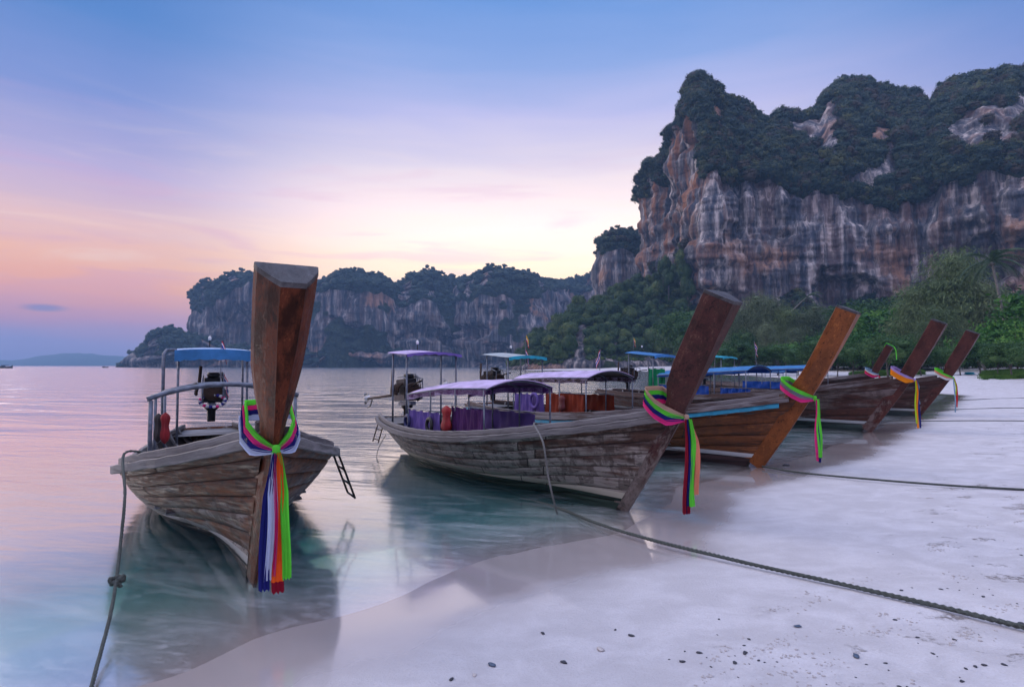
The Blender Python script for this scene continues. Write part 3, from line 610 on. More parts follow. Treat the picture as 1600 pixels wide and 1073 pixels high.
M_flag = [cloth('flag_red', (.55, .02, .04)), cloth('flag_white', (.75, .75, .78)), cloth('flag_blue', (.04, .04, .26))]
M_yel = cloth('yellow_cloth', (.75, .45, .02))

def b1_(): return b1
class Boat:
    def __init__(b, label, foot, a, Lh, Bm, em, mats, ptop, hook=0., stw=.14, shk=1., seed=0, ns=6, fat=1., group='long-tail boats moored by the beach', z0=.10, sh0=.67, lean=0.):
        b.lean = lean
        b.L, b.Bm, b.em, b.ptop, b.stw, b.shk, b.hook = Lh, Bm, em, ptop, stw, shk, hook; b.r = random.Random(seed); b.z0 = z0; b.sh0 = sh0
        b.wp, b.wr, b.wi, b.wt = mats     # planks, rails, inside, post
        b.T = thing('longtail_boat', label, 'boat', loc=foot, rz=math.atan2(-math.cos(a), math.sin(a)), group=None); b.fat = fat
        b.foot = Vector(foot); b.a = a; b.ns = ns
    def world(b, p):
        h = Vector((math.sin(b.a), -math.cos(b.a), 0)); l = Vector((-h.y, h.x, 0)); return b.foot + h * p[0] + l * p[1] + Vector((0, 0, p[2]))
    def stem(b, z):          # front edge of the stem and prow, x at a height
        z1 = 1.37 * b.shk
        if z <= z1: return .657 * z + .02 * math.sin(math.pi * max(0, z) / z1)
        t = z - z1; return .657 * z1 + .57 * t - b.hook * t * t
    def sheer(b, x):
        m = -4.5 * b.L / 7.1; k = (.63 * b.shk)
        if x > m: return b.sh0 + k * ((x - m) / (-m + .9)) ** 2
        return b.sh0 + .07 * ((m - x) / (b.L + m)) ** 2
    def plan(b, x):
        c = -2.6 * b.fat
        if x > c: t = min(1, (x - c) / (.9 - c)); return b.Bm * max(0, 1 - t * t) ** 1.42
        t = (c - x) / (b.L + c); return b.Bm * (1 - .62 * t ** 2.4)
    def keel(b, x):
        if x > -1.6: return -.06 - .14 * sstep(0, -1.6, x)
        return -.20 + .34 * sstep(-b.L * .62, -b.L, x)
    def pt(b, s, w, side, off=0.):
        xs = -b.L + s * (b.L + b.stem(b.sh0 + .63 * b.shk) - b.stw * .6)
        k = b.keel(xs); z = k + (b.sheer(xs) - k) * w
        x = -b.L + s * (b.L + b.stem(z) - b.stw * (.95 if z < 1 else .6))
        x -= 0.35 * (1 - s) ** 6 * (1 - w) * -1
        e = b.em + (.82 - b.em) * sstep(-2.6, -.3, xs); e = e + .25 * sstep(-b.L * .8, -b.L, xs)
        y = max(b.plan(xs), .0) * w ** e * (1 + .05 * math.sin(w * 3.1)) + .055
        return Vector((x, side * (y + off) + b.ly(x, z), z))
    def ly(b, x, z): return b.lean * sstep(0, 1.3, z) * sstep(-1.6, .6, x)
    def nrm(b, s, w, side):
        e = .01; s = min(max(s, e), 1 - e); w = min(max(w, .02), .985)
        du = b.pt(s + e, w, side) - b.pt(s - e, w, side); dw = b.pt(s, w + .01, side) - b.pt(s, w - .01, side); n = du.cross(dw).normalized()
        return n if n.y * side > 0 else -n
    def shell(b):
        # dark inner shell that backs the planks
        for side in (-1, 1):
            g = MB(); ns = 46
            P = [[b.pt(i / ns, w, side) - b.nrm(i / ns, w, side) * .022 for w in (0, .06, .14, .25, .4, .55, .7, .85, .985)] for i in range(ns + 1)]
            g.grid(P, flip=side < 0); g.obj('hull_lining', M_lining, b.T, True)
        k = [0, .16, .32, .48, .64, .81, .985] if b.ns == 6 else [i / b.ns * .985 for i in range(b.ns + 1)]
        for side in (-1, 1):
            for q in range(b.ns):
                cuts = [0]; 
                n = 4 + (q % 2)
                for c in range(1, n): cuts.append(c / n + b.r.uniform(-.05, .05))
                cuts.append(1)
                for c in range(n):
                    s0, s1 = cuts[c] + .0012, cuts[c + 1] - .0012; pr = b.r.uniform(0, .0025); m = max(4, int((s1 - s0) * b.L / .16)); g = MB(); P = []; G = []
                    gw = .0034; w0, w1 = k[q] + gw, k[q + 1] - gw * .4
                    for i in range(m + 1):
                        s = s0 + (s1 - s0) * i / m; row = []; gg = []; ed = -.006 if i in (0, m) else 0
                        for w, o in ((w0, -.011), (w0 + .009, .001), (w0 * .66 + w1 * .34, .0025), (w0 * .34 + w1 * .66, .0025), (w1 - .009, .001), (w1, -.011)):
                            p = b.pt(s, w, side) + b.nrm(s, w, side) * (o + pr + ed); row.append(p); gg.append((p.x, (1.1 / b.ns * (w - w0) / (w1 - w0)) + q * 3 + side, p.z))
                        P.append(row); G.append(gg)
                    g.grid(P, g=G, flip=side > 0); g.obj('plank', b.wp, b.T, True)
        # transom
        g = MB(); ws = (0, .1, .25, .45, .7, .98); g.grid([[b.pt(0, w, -1) for w in ws], [b.pt(0, w, -1) * .5 + b.pt(0, w, 1) * .5 - Vector((.05, 0, 0)) for w in ws], [b.pt(0, w, 1) for w in ws]]); g.obj('transom', b.wp, b.T)
        # keel board
        g = MB()
        for i in range(30):
            pass
        P = []
        for i in range(31):
            x = -b.L + .3 + (b.L - .3) * i / 30; z = b.keel(x); P.append([Vector((x, -.05, z + .02)), Vector((x, -.035, z - .05)), Vector((x, .035, z - .05)), Vector((x, .05, z + .02))])
        g.grid(P); g.obj('keel', b.wp, b.T)
    def rail(b, name, ob, zb, w, h, mat, s0=0., s1=1., m=0):
        for side in (-1, 1):
            n = 60; P = []; G = []
            for i in range(n + 1):
                s = s0 + (s1 - s0) * i / n; p = b.pt(s, 1, side); nn = b.nrm(s, .97, side); nn.z = 0; nn.normalize(); jit = .004 * math.sin(i * 2.3 + side)
                A = p + nn * ob + Vector((0, 0, zb + jit)); o = nn * w; u = Vector((0, 0, h)); e = .008; en = nn * e; eu = Vector((0, 0, e))
                ring = [A + en, A + o - en, A + o + eu, A + o + u - eu, A + o + u - en, A + u + en, A + u - eu, A + eu, A + en]; P.append(ring); G.append([(q.x, j * .21, q.z) for j, q in enumerate(ring)])
            g = MB(); g.grid(P, g=G, flip=side < 0, m=0); nv = len(P[0])
            g.f.append([j for j in range(nv - 1)]); g.m.append(0); g.f.append([n * nv + j for j in range(nv - 2, -1, -1)]); g.m.append(0)
            g.obj(name, mat, b.T, False)
    def post(b):
        zs = [-.04, .1, .3, .55, .8, 1.0, 1.15, 1.3, 1.45, 1.65, 1.9, 2.15, 2.4, 2.6]; zt, wt_a, wt_f, dep = b.ptop
        zs = [z for z in zs if z < zt - .04] + [zt]; shz = b.sh0 + .63 * b.shk; P = []; G = []; dist = 0; last = None
        for z in zs:
            x = b.stem(z); dx = (b.stem(z + .05) - b.stem(z - .05)) / .1 if z > .05 else .657; T = Vector((dx, 0, 1)).normalized(); N = Vector((-T.z, 0, T.x)) * 1.0  # aft and up
            up = sstep(shz - .35, zt, z); wf = .016 + (wt_f / 2 - .016) * up ** 1.1; lowk = sstep(shz - .1, shz + .25, z)
            wa = (.062 + .02 * z) * (1 - lowk) + lowk * (wt_a * .36 + (wt_a * .5 - wt_a * .36) * up); d = (b.stw + .05) * (1 - lowk) + dep * lowk
            f = Vector((x, 0, z)); a_ = f + N * d; e = .010
            if last is not None: dist += (f - last).length
            last = f; tw = lambda p, y: Vector((p.x, y + b.lean * sstep(0, 1.3, z), p.z))
            mid = f + N * d * .12; ring = []
            pts = [(f, -wf + e * .5), (f, wf - e * .5), (f + N * e, wf), (mid + N * d * .2, wf + (wa - wf) * .42), (a_ - N * d * .28, wa - (wa - wf) * .10), (a_ - N * e, wa), (a_, wa - e), (a_, 0), (a_, -wa + e), (a_ - N * e, -wa), (a_ - N * d * .28, -wa + (wa - wf) * .10), (mid + N * d * .2, -wf - (wa - wf) * .42), (f + N * e, -wf), (f, -wf + e * .5)]
            for j, (p, y) in enumerate(pts): ring.append(tw(p, y)); G_ = (dist, j * .12 + y, z + (1 if z > 2 else 0) * 0); G.append(G_)
            P.append(ring)
        g = MB(); g.grid(P, g=[[G[i * 14 + j] for j in range(14)] for i in range(len(P))]); nv = 14; b0 = (len(P) - 1) * nv
        o = g.obj('prow_post', b.wt, b.T, False)
        # end-grain top, a hair proud, checked and greyed
        top = P[-1][:13]; cen = sum(top, Vector()) / 13; T = Vector((.5, 0, 1)).normalized(); g2 = MB()
        g2.add([p + T * .004 for p in top] + [p - T * .03 + (p - cen) * .012 for p in top] + [cen + T * .006], [[j, (j + 1) % 13, 26] for j in range(13)] + [[13 + j, 13 + (j + 1) % 13, (j + 1) % 13, j] for j in range(13)])
        g2.obj('end_grain_cap', M_endgrain, b.T)
    def inside(b, floorz=.30, nfl=16, x0=None, x1=-1.6, ribs=12, thw=((-2.2, .1), (-3.6, .0))):
        x0 = x0 or -b.L + .9; w_ = (x1 - x0) / nfl
        def inner(x, z):
            s = (x + b.L) / (b.L + .7); k = b.keel(x); w = max(.05, min(.98, (z - k) / (b.sheer(x) - k))); p_ = b.pt(s, w, 1); return p_.y - b.ly(p_.x, p_.z) - .05
        for i in range(nfl):
            x = x0 + w_ * (i + .5); y = max(.06, min(inner(x - w_ / 2, floorz - .03), inner(x + w_ / 2, floorz - .03)) - .05); g = MB(); g.box((x, 0, floorz + b.r.uniform(-.004, .004)), (w_ - .018, 2 * y, .025)); 
            g.g = [(p.y, p.x, p.z) for p in g.v]; g.obj('floorboard', b.wi, b.T)
        for i in range(ribs):
            x = -b.L + .5 + (b.L - 1.6) * i / (ribs - 1)
            for side in (-1, 1):
                s = (x + b.L) / (b.L + .7); pts = [b.pt(s, w, side) - b.nrm(s, w, side) * .075 for w in (.3, .45, .6, .75, .9, .98)]
                g = MB(); g.tube(pts, .026, 5); g.obj('rib', b.wi, b.T)
        for x, dz in thw:
            z = b.sheer(x) - .16 + dz; y = min(inner(x - .14, z - .03), inner(x + .14, z - .03)) - .03; g = MB(); g.box((x, 0, z), (.24, 2 * y, .035)); g.g = [(p.y, p.x, p.z) for p in g.v]; g.obj('thwart', b.wi, b.T)
        # fore deck and the cross beam through the stem
        for i in range(5):
            x = -.85 + i * .26; z = b.sheer(x) - .14; y = inner(x + .16, z - .06) - .05; 
            if y < .06: continue
            g = MB(); g.box((x, b.ly(x, z), z), (.245, 2 * y, .03)); g.g = [(p.y, p.x, p.z) for p in g.v]; g.obj('deck_board', b.wi, b.T)
        z = b.sh0 + .63 * b.shk; x = b.stem(z) - .36; g = MB(); g.box((x, b.ly(x, z), z + .0), (.10, .34 if b is not b1_() else .2, .08)); g.g = [(p.y, p.x, p.z) for p in g.v]; g.obj('cross_beam', RD, b.T)
        # aft deck
        x = -b.L + .42; z = b.sheer(x) - .06; P = [[Vector((-b.L + .04 + q, sd_ * (b.pt((q + .04) / (b.L + .7), .95, 1).y - .03), b.sheer(-b.L + q) - .05)) for sd_ in (-1, -.5, 0, .5, 1)] for q in (0, .2, .4, .6, .8)]
        g = MB(); g.grid(P); g.g = [(p.y, p.x, p.z) for p in g.v]; g.obj('aft_deck', b.wi, b.T)

M_endgrain = wood('end_grain', (.022, .020, .020), (.07, .065, .068), (.14, .13, .135), gamt=.3, grey=(.12, .115, .12), blotch=.8)
GRW = (.30, .26, .225)
W1 = wood('weathered_brown_hull', (.022, .009, .006), (.135, .048, .020), (.24, .095, .042), grey=GRW, gamt=1.08, gslope=1.45, rust=.65, bottom=(.012, .013, .014), stripe=(.52, .49, .44), seed=1, z0=.15)
W2 = wood('grey_weathered_hull', (.035, .017, .012), (.10, .05, .035), (.17, .10, .07), grey=(.31, .27, .235), gamt=1.0, gslope=.55, rust=.6, bottom=(.006, .016, .011), stripe=(.42, .38, .30), seed=2, z0=.15)
W3 = wood('varnished_orange_hull', (.045, .014, .005), (.155, .050, .016), (.26, .095, .032), rust=.35, bottom=(.02, .008, .008), stripe=(.55, .55, .56), rough=.42, seed=3, z0=.16)
W4 = wood('dark_red_brown_hull', (.028, .010, .008), (.075, .028, .020), (.14, .065, .045), grey=(.16, .12, .11), gamt=.42, gslope=0, rust=.35, bottom=(.012, .022, .020), stripe=(.42, .45, .46), seed=4, z0=.20)
W5 = wood('dark_plain_hull', (.022, .011, .010), (.065, .028, .022), (.12, .06, .048), grey=(.18, .15, .14), gamt=.5, gslope=.3, rust=.3, bottom=(.012, .02, .02), stripe=(.42, .45, .46), seed=5, z0=.17)
RG = wood('grey_rail_wood', (.055, .05, .05), (.15, .138, .135), (.26, .245, .24), grey=(.22, .205, .20), gamt=.55, seed=6)
RD = wood('dark_rail_wood', (.03, .017, .014), (.075, .045, .038), (.14, .10, .09), grey=(.2, .18, .18), gamt=.42, seed=7)
IN = wood('grey_inner_boards', (.06, .058, .06), (.16, .155, .155), (.28, .27, .27), grey=(.25, .25, .26), gamt=.6, seed=8)
P1 = wood('reddish_prow_wood', (.018, .006, .003), (.118, .030, .013), (.22, .066, .027), grey=(.13, .085, .065), gamt=.55, gslope=.65, rough=.5, seed=9, blotch=.8, gloss=.25)
P2 = wood('dark_maroon_prow_wood', (.022, .008, .008), (.075, .024, .020), (.15, .070, .052), grey=(.19, .15, .13), gamt=1.15, gslope=.80, rust=.4, rough=.5, seed=10)
P3 = wood('orange_prow_wood', (.07, .020, .006), (.24, .072, .018), (.38, .13, .035), rough=.38, seed=11, blotch=.35)
P4 = wood('red_brown_prow_wood', (.028, .009, .007), (.085, .024, .017), (.14, .05, .035), grey=(.14, .10, .09), gamt=.5, gslope=.3, rough=.45, seed=12)

A = R
b1 = Boat('nearest long-tail boat at the left, brown weathered bow pointing at the viewer', gp(405, 906), R(30.6), 7.8, 1.08, .36, (W1, RG, IN, P1), (2.31, .40, .16, .32), 0.0, stw=.16, seed=1, fat=.82, sh0=.51, shk=1.33, lean=.02, ns=8)
b2 = Boat('grey weathered long-tail boat with lilac canopy, second from the left', gp(980, 796), R(37.5), 6.45, .95, .62, (W2, RG, IN, P2), (2.46, .40, .17, .31), .01, stw=.16, seed=2, ns=8)
b3 = Boat('varnished orange-brown long-tail boat with turquoise line below the rail', gp(1189, 730), R(40), 8.3, 1.10, .6, (W3, RD, IN, P3), (2.62, .38, .17, .29), .03, stw=.30, shk=1.08, seed=3, fat=1.2)
b4 = Boat('dark red-brown long-tail boat, its prow the tallest right of the orange one', gp(1360, 674), R(40), 9.5, 1.15, .6, (W4, RD, IN, P4), (2.84, .40, .18, .31), .03, stw=.26, shk=1.22, seed=4, fat=1.2, sh0=.75)
b5 = Boat('dark long-tail boat farthest right with pink and green sash', gp(1436, 650), R(40), 9.0, 1.1, .6, (W5, RD, IN, P4), (2.85, .42, .18, .36), .03, stw=.22, shk=1.18, seed=5, fat=1.2, sh0=.72)
b6 = Boat('small-looking far long-tail boat with thin prow wrapped in green ribbon', gp(1338, 627), R(38), 9.0, 1.1, .6, (W5, RD, IN, P4), (2.68, .34, .16, .30), .02, stw=.2, shk=1.15, seed=6, fat=1.2, sh0=.72)
BO = [b1, b2, b3, b4, b5, b6]
for b in BO:
    b.shell(); b.post()
    b.rail('rub_rail', -.01, -.085, .06, .085, b.wr, 0, .985); b.rail('cap_rail', -.075, -.002, .055, .075, b.wr, .005, .97)
    b.inside()
M_turq = plain('turquoise_paint', (.03, .30, .46), .4, .2)
b3.rail('painted_line', -.006, -.165, .02, .075, M_turq, 0, .97)

# sterns: frames, steering roofs, canopies, engines
def frame_pole(b, pts, r=.018, name='frame_pole', mat=None):
    g = MB(); g.tube([Vector(p) for p in pts], r, 6); return g.obj(name, mat or M_iron, b.T, True)
def arch_roof(b, x0, x1, hw, z, rise, top, under, name='canopy', nx=10, ny=10, skirt=.0, tiltx=0., fr=.0):
    P = []
    for i in range(nx + 1):
        x = x0 + (x1 - x0) * i / nx; row = []
        for j in range(ny + 1):
            t = j / ny * 2 - 1; zz = z + rise * (1 - t * t) + tiltx * (x - x0) - .012 * abs(math.sin(i * math.pi / 2 * 1.0)) * (1 - abs(t)) + fr * math.sin(i / nx * math.pi)
            row.append(Vector((x, t * hw, zz)))
        if skirt: row = [row[0] - Vector((0, 0, skirt + .012 * math.sin(i * 2.1)))] + row + [row[-1] - Vector((0, 0, skirt + .012 * math.cos(i * 2.1)))]
        P.append(row)
    n = len(P[0]); g = MB(); g.grid(P); Q = [[p - Vector((0, 0, .014)) for p in r_] for r_ in P]; g.grid(Q, flip=True, m=1)
    # close the edges
    for a_, c_ in ((P[0], Q[0]), (P[-1], Q[-1]), ([r_[0] for r_ in P], [r_[0] for r_ in Q]), ([r_[-1] for r_ in P], [r_[-1] for r_ in Q])): g.grid([a_, c_], m=0)
    return g.obj(name, [top, under], b.T, True)
def canopy(b, x0, x1, hw, z, rise, top, under, n=4, skirt=.08, tiltx=0., fr=0.):
    c = arch_roof(b, x0, x1, hw, z, rise, top, under, 'canopy', skirt=skirt, tiltx=tiltx, fr=fr)
    for i in range(n):
        x = x0 + .05 + (x1 - x0 - .1) * i / (n - 1); f = fr * math.sin((x - x0) / (x1 - x0) * math.pi)
        g = MB(); g.tube([(x, t / 6 * hw, z + f - .03 + rise * (1 - (t / 6) ** 2) + tiltx * (x - x0)) for t in range(-6, 7)], .014, 5); g.obj('canopy_hoop', M_iron, b.T)
        for sd_ in (-1, 1):
            frame_pole(b, [(x, sd_ * hw * .985, b.sheer(x) - .28), (x, sd_ * hw * .985, z + f - .02 + tiltx * (x - x0))], .016, 'canopy_pole')
    for sd_ in (-1, 1): frame_pole(b, [(x0, sd_ * hw * .99, z + .0), ((x0 + x1) / 2, sd_ * hw * .99, z + fr + tiltx * (x1 - x0) / 2), (x1, sd_ * hw * .99, z + tiltx * (x1 - x0))], .014, 'canopy_rail')
    return c
def curtain(b, x0, x1, y, z0, z1, mat, name='side_curtain', folds=9):
    P = []; n = folds * 4
    for i in range(n + 1):
        x = x0 + (x1 - x0) * i / n; row = []
        for j in range(6):
            t = j / 5; row.append(Vector((x, y + .018 * math.sin(i * 1.57) * (1 - .5 * t) + .012 * math.sin(i * .61 + j), z1 + (z0 - z1) * t + .02 * abs(math.sin(i * math.pi / 8)) * (t == 0) * -1)))
        P.append(row)
    g = MB(); g.grid(P); g.grid([[p + Vector((0, .004 * (1 if y > 0 else 1), 0)) for p in r_] for r_ in P], flip=True); o = g.obj(name, mat, b.T, True)
    frame_pole(b, [(x0, y, z1 + .01), (x1, y, z1 + .01)], .009, 'curtain_rod'); return o
def steer_roof(b, x0, x1, hw, z, top, under, fascia, rise=.06, tiltx=-.04, fz=.14, poles=4):
    arch_roof(b, x0, x1, hw, z, rise, top, under, 'steering_roof', tiltx=tiltx)
    P = []  # hanging front valance
    for i in range(17):
        t = i / 8 - 1; zz = z + rise * (1 - t * t) + tiltx * (x1 - x0); P.append([Vector((x1 + .012, t * hw, zz)), Vector((x1 + .03, t * hw, zz - fz - .012 * math.sin(i * 2.2)))])
    g = MB(); g.grid(P); g.grid([[p - Vector((.005, 0, 0)) for p in r_] for r_ in P], flip=True); g.obj('valance', fascia, b.T, True)
    for x in (x0 + .12, x1 - .1):
        for sd_ in (-1, 1): frame_pole(b, [(x, sd_ * hw * .9, b.sheer(x) - .1), (x, sd_ * hw * .9, z - .01 + tiltx * (x - x0))], .02)
        frame_pole(b, [(x, -hw * .9, z - .02 + tiltx * (x - x0)), (x, hw * .9, z - .02 + tiltx * (x - x0))], .014, 'roof_beam')
def lamp(b, p):
    g = MB(); g.tube([p, Vector(p) + Vector((0, 0, .12))], .008, 6); o = g.obj('lamp_stalk', M_dark, b.T)
    g = MB(); g.lathe([(0.0, .0), (.022, .0), (.03, .03), (.026, .06), (.012, .075), (0, .08)], 10, Vector(p) + Vector((0, 0, .12))); g.obj('signal_lamp', M_white, o, True)

def build_engine():
    root = MB()
    root.box((0, 0, .0), (.62, .34, .30)); e = root.obj('engine', M_dark); P_ = []
    def sub(nm, g, m, sm=False): return g.obj(nm, m, e, sm)
    g = MB(); g.box((-.02, 0, .22), (.50, .26, .16)); sub('cylinder_head', g, M_dark)
    g = MB(); g.lathe([(.0, 0), (.15, 0), (.17, .03), (.15, .07), (.05, .08), (0, .08)], 18, (.31, 0, .05), Matrix.Rotation(R(90), 3, 'Y')); sub('flywheel', g, M_rust, True)
    g = MB(); g.lathe([(0, 0), (.10, 0), (.115, .05), (.10, .1), (0, .1)], 14, (.08, .02, .30)); sub('air_filter', g, M_dark, True)
    for k in range(4): g = MB(); g.tube([(-.18 + k * .12, -.16, .2), (-.18 + k * .12, -.24, .14), (-.12 + k * .1, -.26, .02)], .022, 7); sub('exhaust_branch', g, M_rust, True)
    g = MB(); g.tube([(.1, -.26, .0), (-.2, -.26, .02), (-.3, -.2, .2), (-.3, -.18, .52)], .03, 8); sub('exhaust_pipe', g, M_rust, True)
    g = MB(); g.box((.05, .22, -.02), (.3, .1, .2)); sub('gearbox', g, M_iron)
    g = MB(); g.box((0, 0, -.2), (.7, .12, .08)); sub('engine_bearer', g, M_iron)
    g = MB(); g.lathe([(.07, 0), (.075, .2), (.12, .24), (.12, .28), (0, .28)], 12, (0, 0, -.52)); sub('swivel_post', g, M_dark, True)
    for k in (-1, 1): g = MB(); g.tube([(.2, k * .15, -.16), (.42, k * .17, -.1), (.45, k * .17, .28), (.2, k * .15, .34), (-.1, k * .15, .34)], .013, 6); sub('guard_rail', g, M_iron, True)
    g = MB(); g.tube([(.3, 0, .12), (.7, -.05, .2), (.95, -.06, .22)], .018, 7); sub('tiller', g, M_dark, True)
    for k in range(5):
        g = MB(); a_ = random.uniform(-.2, .2); g.tube([(-.2 + k * .1, .1 * a_, .28), (-.15 + k * .1, .17, .36 + .05 * math.sin(k)), (-.1 + k * .1, .19, .1), (-.1 + k * .08, .12, -.12)], .011, 5); sub('hose', g, M_black, True)
    sh = MB(); sh.tube([(-.3, 0, 0), (-1.6, 0, -.03), (-2.6, 0, -.05)], .030, 8); s_ = sub('shaft', sh, M_rust, True)
    g = MB(); g.tube([(-.3, 0, -.12), (-1.2, 0, -.10), (-2.2, 0, -.07)], .018, 6); sub('shaft_brace', g, M_iron, True)
    pr = MB()
    for k in range(3):
        a_ = k * 2.094; u = Vector((0, math.cos(a_), math.sin(a_))); v_ = Vector((0, -math.sin(a_), math.cos(a_))); c0 = Vector((-2.63, 0, -.05))
        pr.add([c0 + u * .02 - v_ * .02, c0 + u * .10 - v_ * .055 + Vector((.02, 0, 0)), c0 + u * .16 + Vector((.0, 0, 0)), c0 + u * .10 + v_ * .055 - Vector((.03, 0, 0)), c0 + u * .02 + v_ * .02], [[0, 1, 2, 3, 4], [4, 3, 2, 1, 0]])
    pr.lathe([(0, 0), (.035, 0), (.035, .08), (0, .09)], 10, (-2.60, 0, -.05), Matrix.Rotation(R(-90), 3, 'Y')); sub('propeller', pr, M_white, True)
    g = MB(); g.tube([(-2.3, 0, -.09), (-2.45, 0, -.24), (-2.66, 0, -.27)], .014, 6); sub('skeg', g, M_dark, True)
    g = MB(); g.lathe([(0, 0), (.05, .01), (.085, .05), (.08, .1), (.04, .13), (0, .135)], 12, (-2.68, 0, -.10)); sub('shaft_end_float', g, M_white, True)
    return e
ENG = build_engine(); first = [ENG]
def put_engine(b, x=None, z=None, rz=0., pitch=0.):
    e = first.pop() if first else copy_tree(ENG)
    e.parent = b.T; e.location = (x if x is not None else -b.L + .45, 0, z if z is not None else b.sheer(-b.L) + .52); e.rotation_euler = (0, pitch, rz); return e

def flag(top, lean=0., h=.62, kind=0, label='', az=0., scale=1., group=None):
    """top: world position of the pole foot"""
    t = thing('flag', label, 'flag', loc=top, rz=az, group=group)
    g = MB(); g.tube([(0, 0, 0), (lean * h, 0, h)], .008 * scale, 6); g.obj('flag_pole', M_iron, t)
    w, hh = .26 * scale, .34 * scale; P = []; mi = []; n = 10
    for j in range(7):
        row = []
        for i in range(n + 1):
            s_ = i / n; d = s_ * w * .62; row.append(Vector((lean * (h - .02) + d * .55 + .01, .035 * scale * math.sin(s_ * 7 + j * .5) * s_ ** .5, h - .02 - j / 6 * hh * .6 - s_ ** 1.3 * w * .95)))
        P.append(row)
    g = MB(); seq = [0, 1, 2, 2, 1, 0] if kind == 0 else [3, 3, 3, 1, 0, 0]
    for j in range(6): g.grid([P[j], P[j + 1]], m=seq[j])
    g.obj('cloth', M_flag + [M_yel], t, True); return t

# boat 1
def posts_arch(b, x, y, z, rise, r=.026):
    s = b.sheer(x) - .1
    frame_pole(b, [(x, -y, s), (x, -y, z - .02)], r * .8); frame_pole(b, [(x, y, s), (x, y, z - .02)], r * .8)
    g = MB(); g.tube([(x, y * t / 8 * 1.05, z + rise * (1 - (t / 8) ** 2)) for t in range(-8, 9)], r, 7); g.obj('frame_arch', M_iron, b.T, True)
posts_arch(b1, -3.3, .86, 1.38, .17, .032); posts_arch(b1, -4.5, .84, 1.36, .15); posts_arch(b1, -5.8, .74, 1.36, .14)
for y in (-.86, .86): frame_pole(b1, [(-3.3, y, 1.375), (-4.5, y * .98, 1.36), (-5.8, y * .86, 1.36)], .016, 'frame_rail')
frame_pole(b1, [(-3.3, -.4, 1.52), (-5.8, -.3, 1.49)], .03, 'rolled_awning', M_lining)
steer_roof(b1, -7.45, -6.4, .62, 2.12, M_paleb, M_blue, M_blue, rise=.03, tiltx=-.05, fz=.19)
frame_pole(b1, [(-6.3, -.78, .75), (-6.3, -.78, 2.0), (-6.36, -.74, 2.07), (-6.55, -.6, 2.08)], .026); frame_pole(b1, [(-6.3, .78, .75), (-6.3, .78, 2.0), (-6.36, .74, 2.07), (-6.55, .6, 2.08)], .026)
put_engine(b1, -7.0, 1.27); lamp(b1, (-7.0, -.05, 2.16))
# boat 2
canopy(b2, -4.65, -2.15, .66, 1.28, .13, M_lilac, M_plum, 4, .09, tiltx=.07, fr=.05)
curtain(b2, -4.6, -3.45, -.665, .62, 1.02, M_purple); curtain(b2, -3.1, -2.2, -.665, .66, 1.15, M_plum); curtain(b2, -4.6, -2.6, .67, .62, 1.0, M_purple)
steer_roof(b2, -5.6, -4.8, .60, 2.06, M_lilac, M_purple, M_purple, rise=.05, tiltx=-.06, fz=.05)
put_engine(b2, -5.95, 1.22, R(-6), R(-4)); lamp(b2, (-5.5, 0, 2.11))
# boat 3
canopy(b3, -5.9, -3.4, .80, 1.46, .16, M_lilac, M_rust, 4, .10, tiltx=.03, fr=.02)
curtain(b3, -5.8, -4.75, -.80, .70, 1.14, M_purple); curtain(b3, -4.7, -3.5, -.80, .70, 1.18, M_orange); curtain(b3, -5.9, -4.0, .80, .70, 1.1, M_orange)
steer_roof(b3, -7.3, -6.2, .66, 2.10, M_cream, M_teal, M_teal, rise=.05, tiltx=-.08, fz=.08)
put_engine(b3, -7.7, 1.35, R(-4), R(-2)); lamp(b3, (-6.9, 0, 2.14))
# boat 4
canopy(b4, -6.4, -3.1, .80, 1.47, .16, M_blue, M_deepblue, 4, .06, tiltx=.055)
curtain(b4, -6.3, -4.4, -.80, .78, 1.15, M_deepblue); curtain(b4, -4.0, -3.0, -.8, .8, 1.1, M_deepblue)
steer_roof(b4, -7.9, -6.6, .66, 2.28, M_blue, M_blue, M_blue, rise=.06, tiltx=-.10, fz=.10)
curtain(b4, -6.9, -6.2, -.6, .95, 1.7, M_green, 'green_net', 5)
put_engine(b4, -8.3, 1.42); lamp(b4, (-7.7, .1, 2.36))
# boat 5
canopy(b5, -6.4, -3.3, .78, 1.60, .15, M_blue, M_deepblue, 4, .06, tiltx=.03)
curtain(b5, -6.2, -3.6, -.78, .85, 1.15, M_deepblue)
steer_roof(b5, -8.4, -7.2, .64, 2.25, M_teal, M_teal, M_teal, rise=.06, tiltx=-.08, fz=.08)
put_engine(b5, -8.5, 1.42)
canopy(b6, -6.4, -3.3, .78, 1.45, .15, M_blue, M_deepblue, 4, .06)
put_engine(b6, -8.5, 1.42)

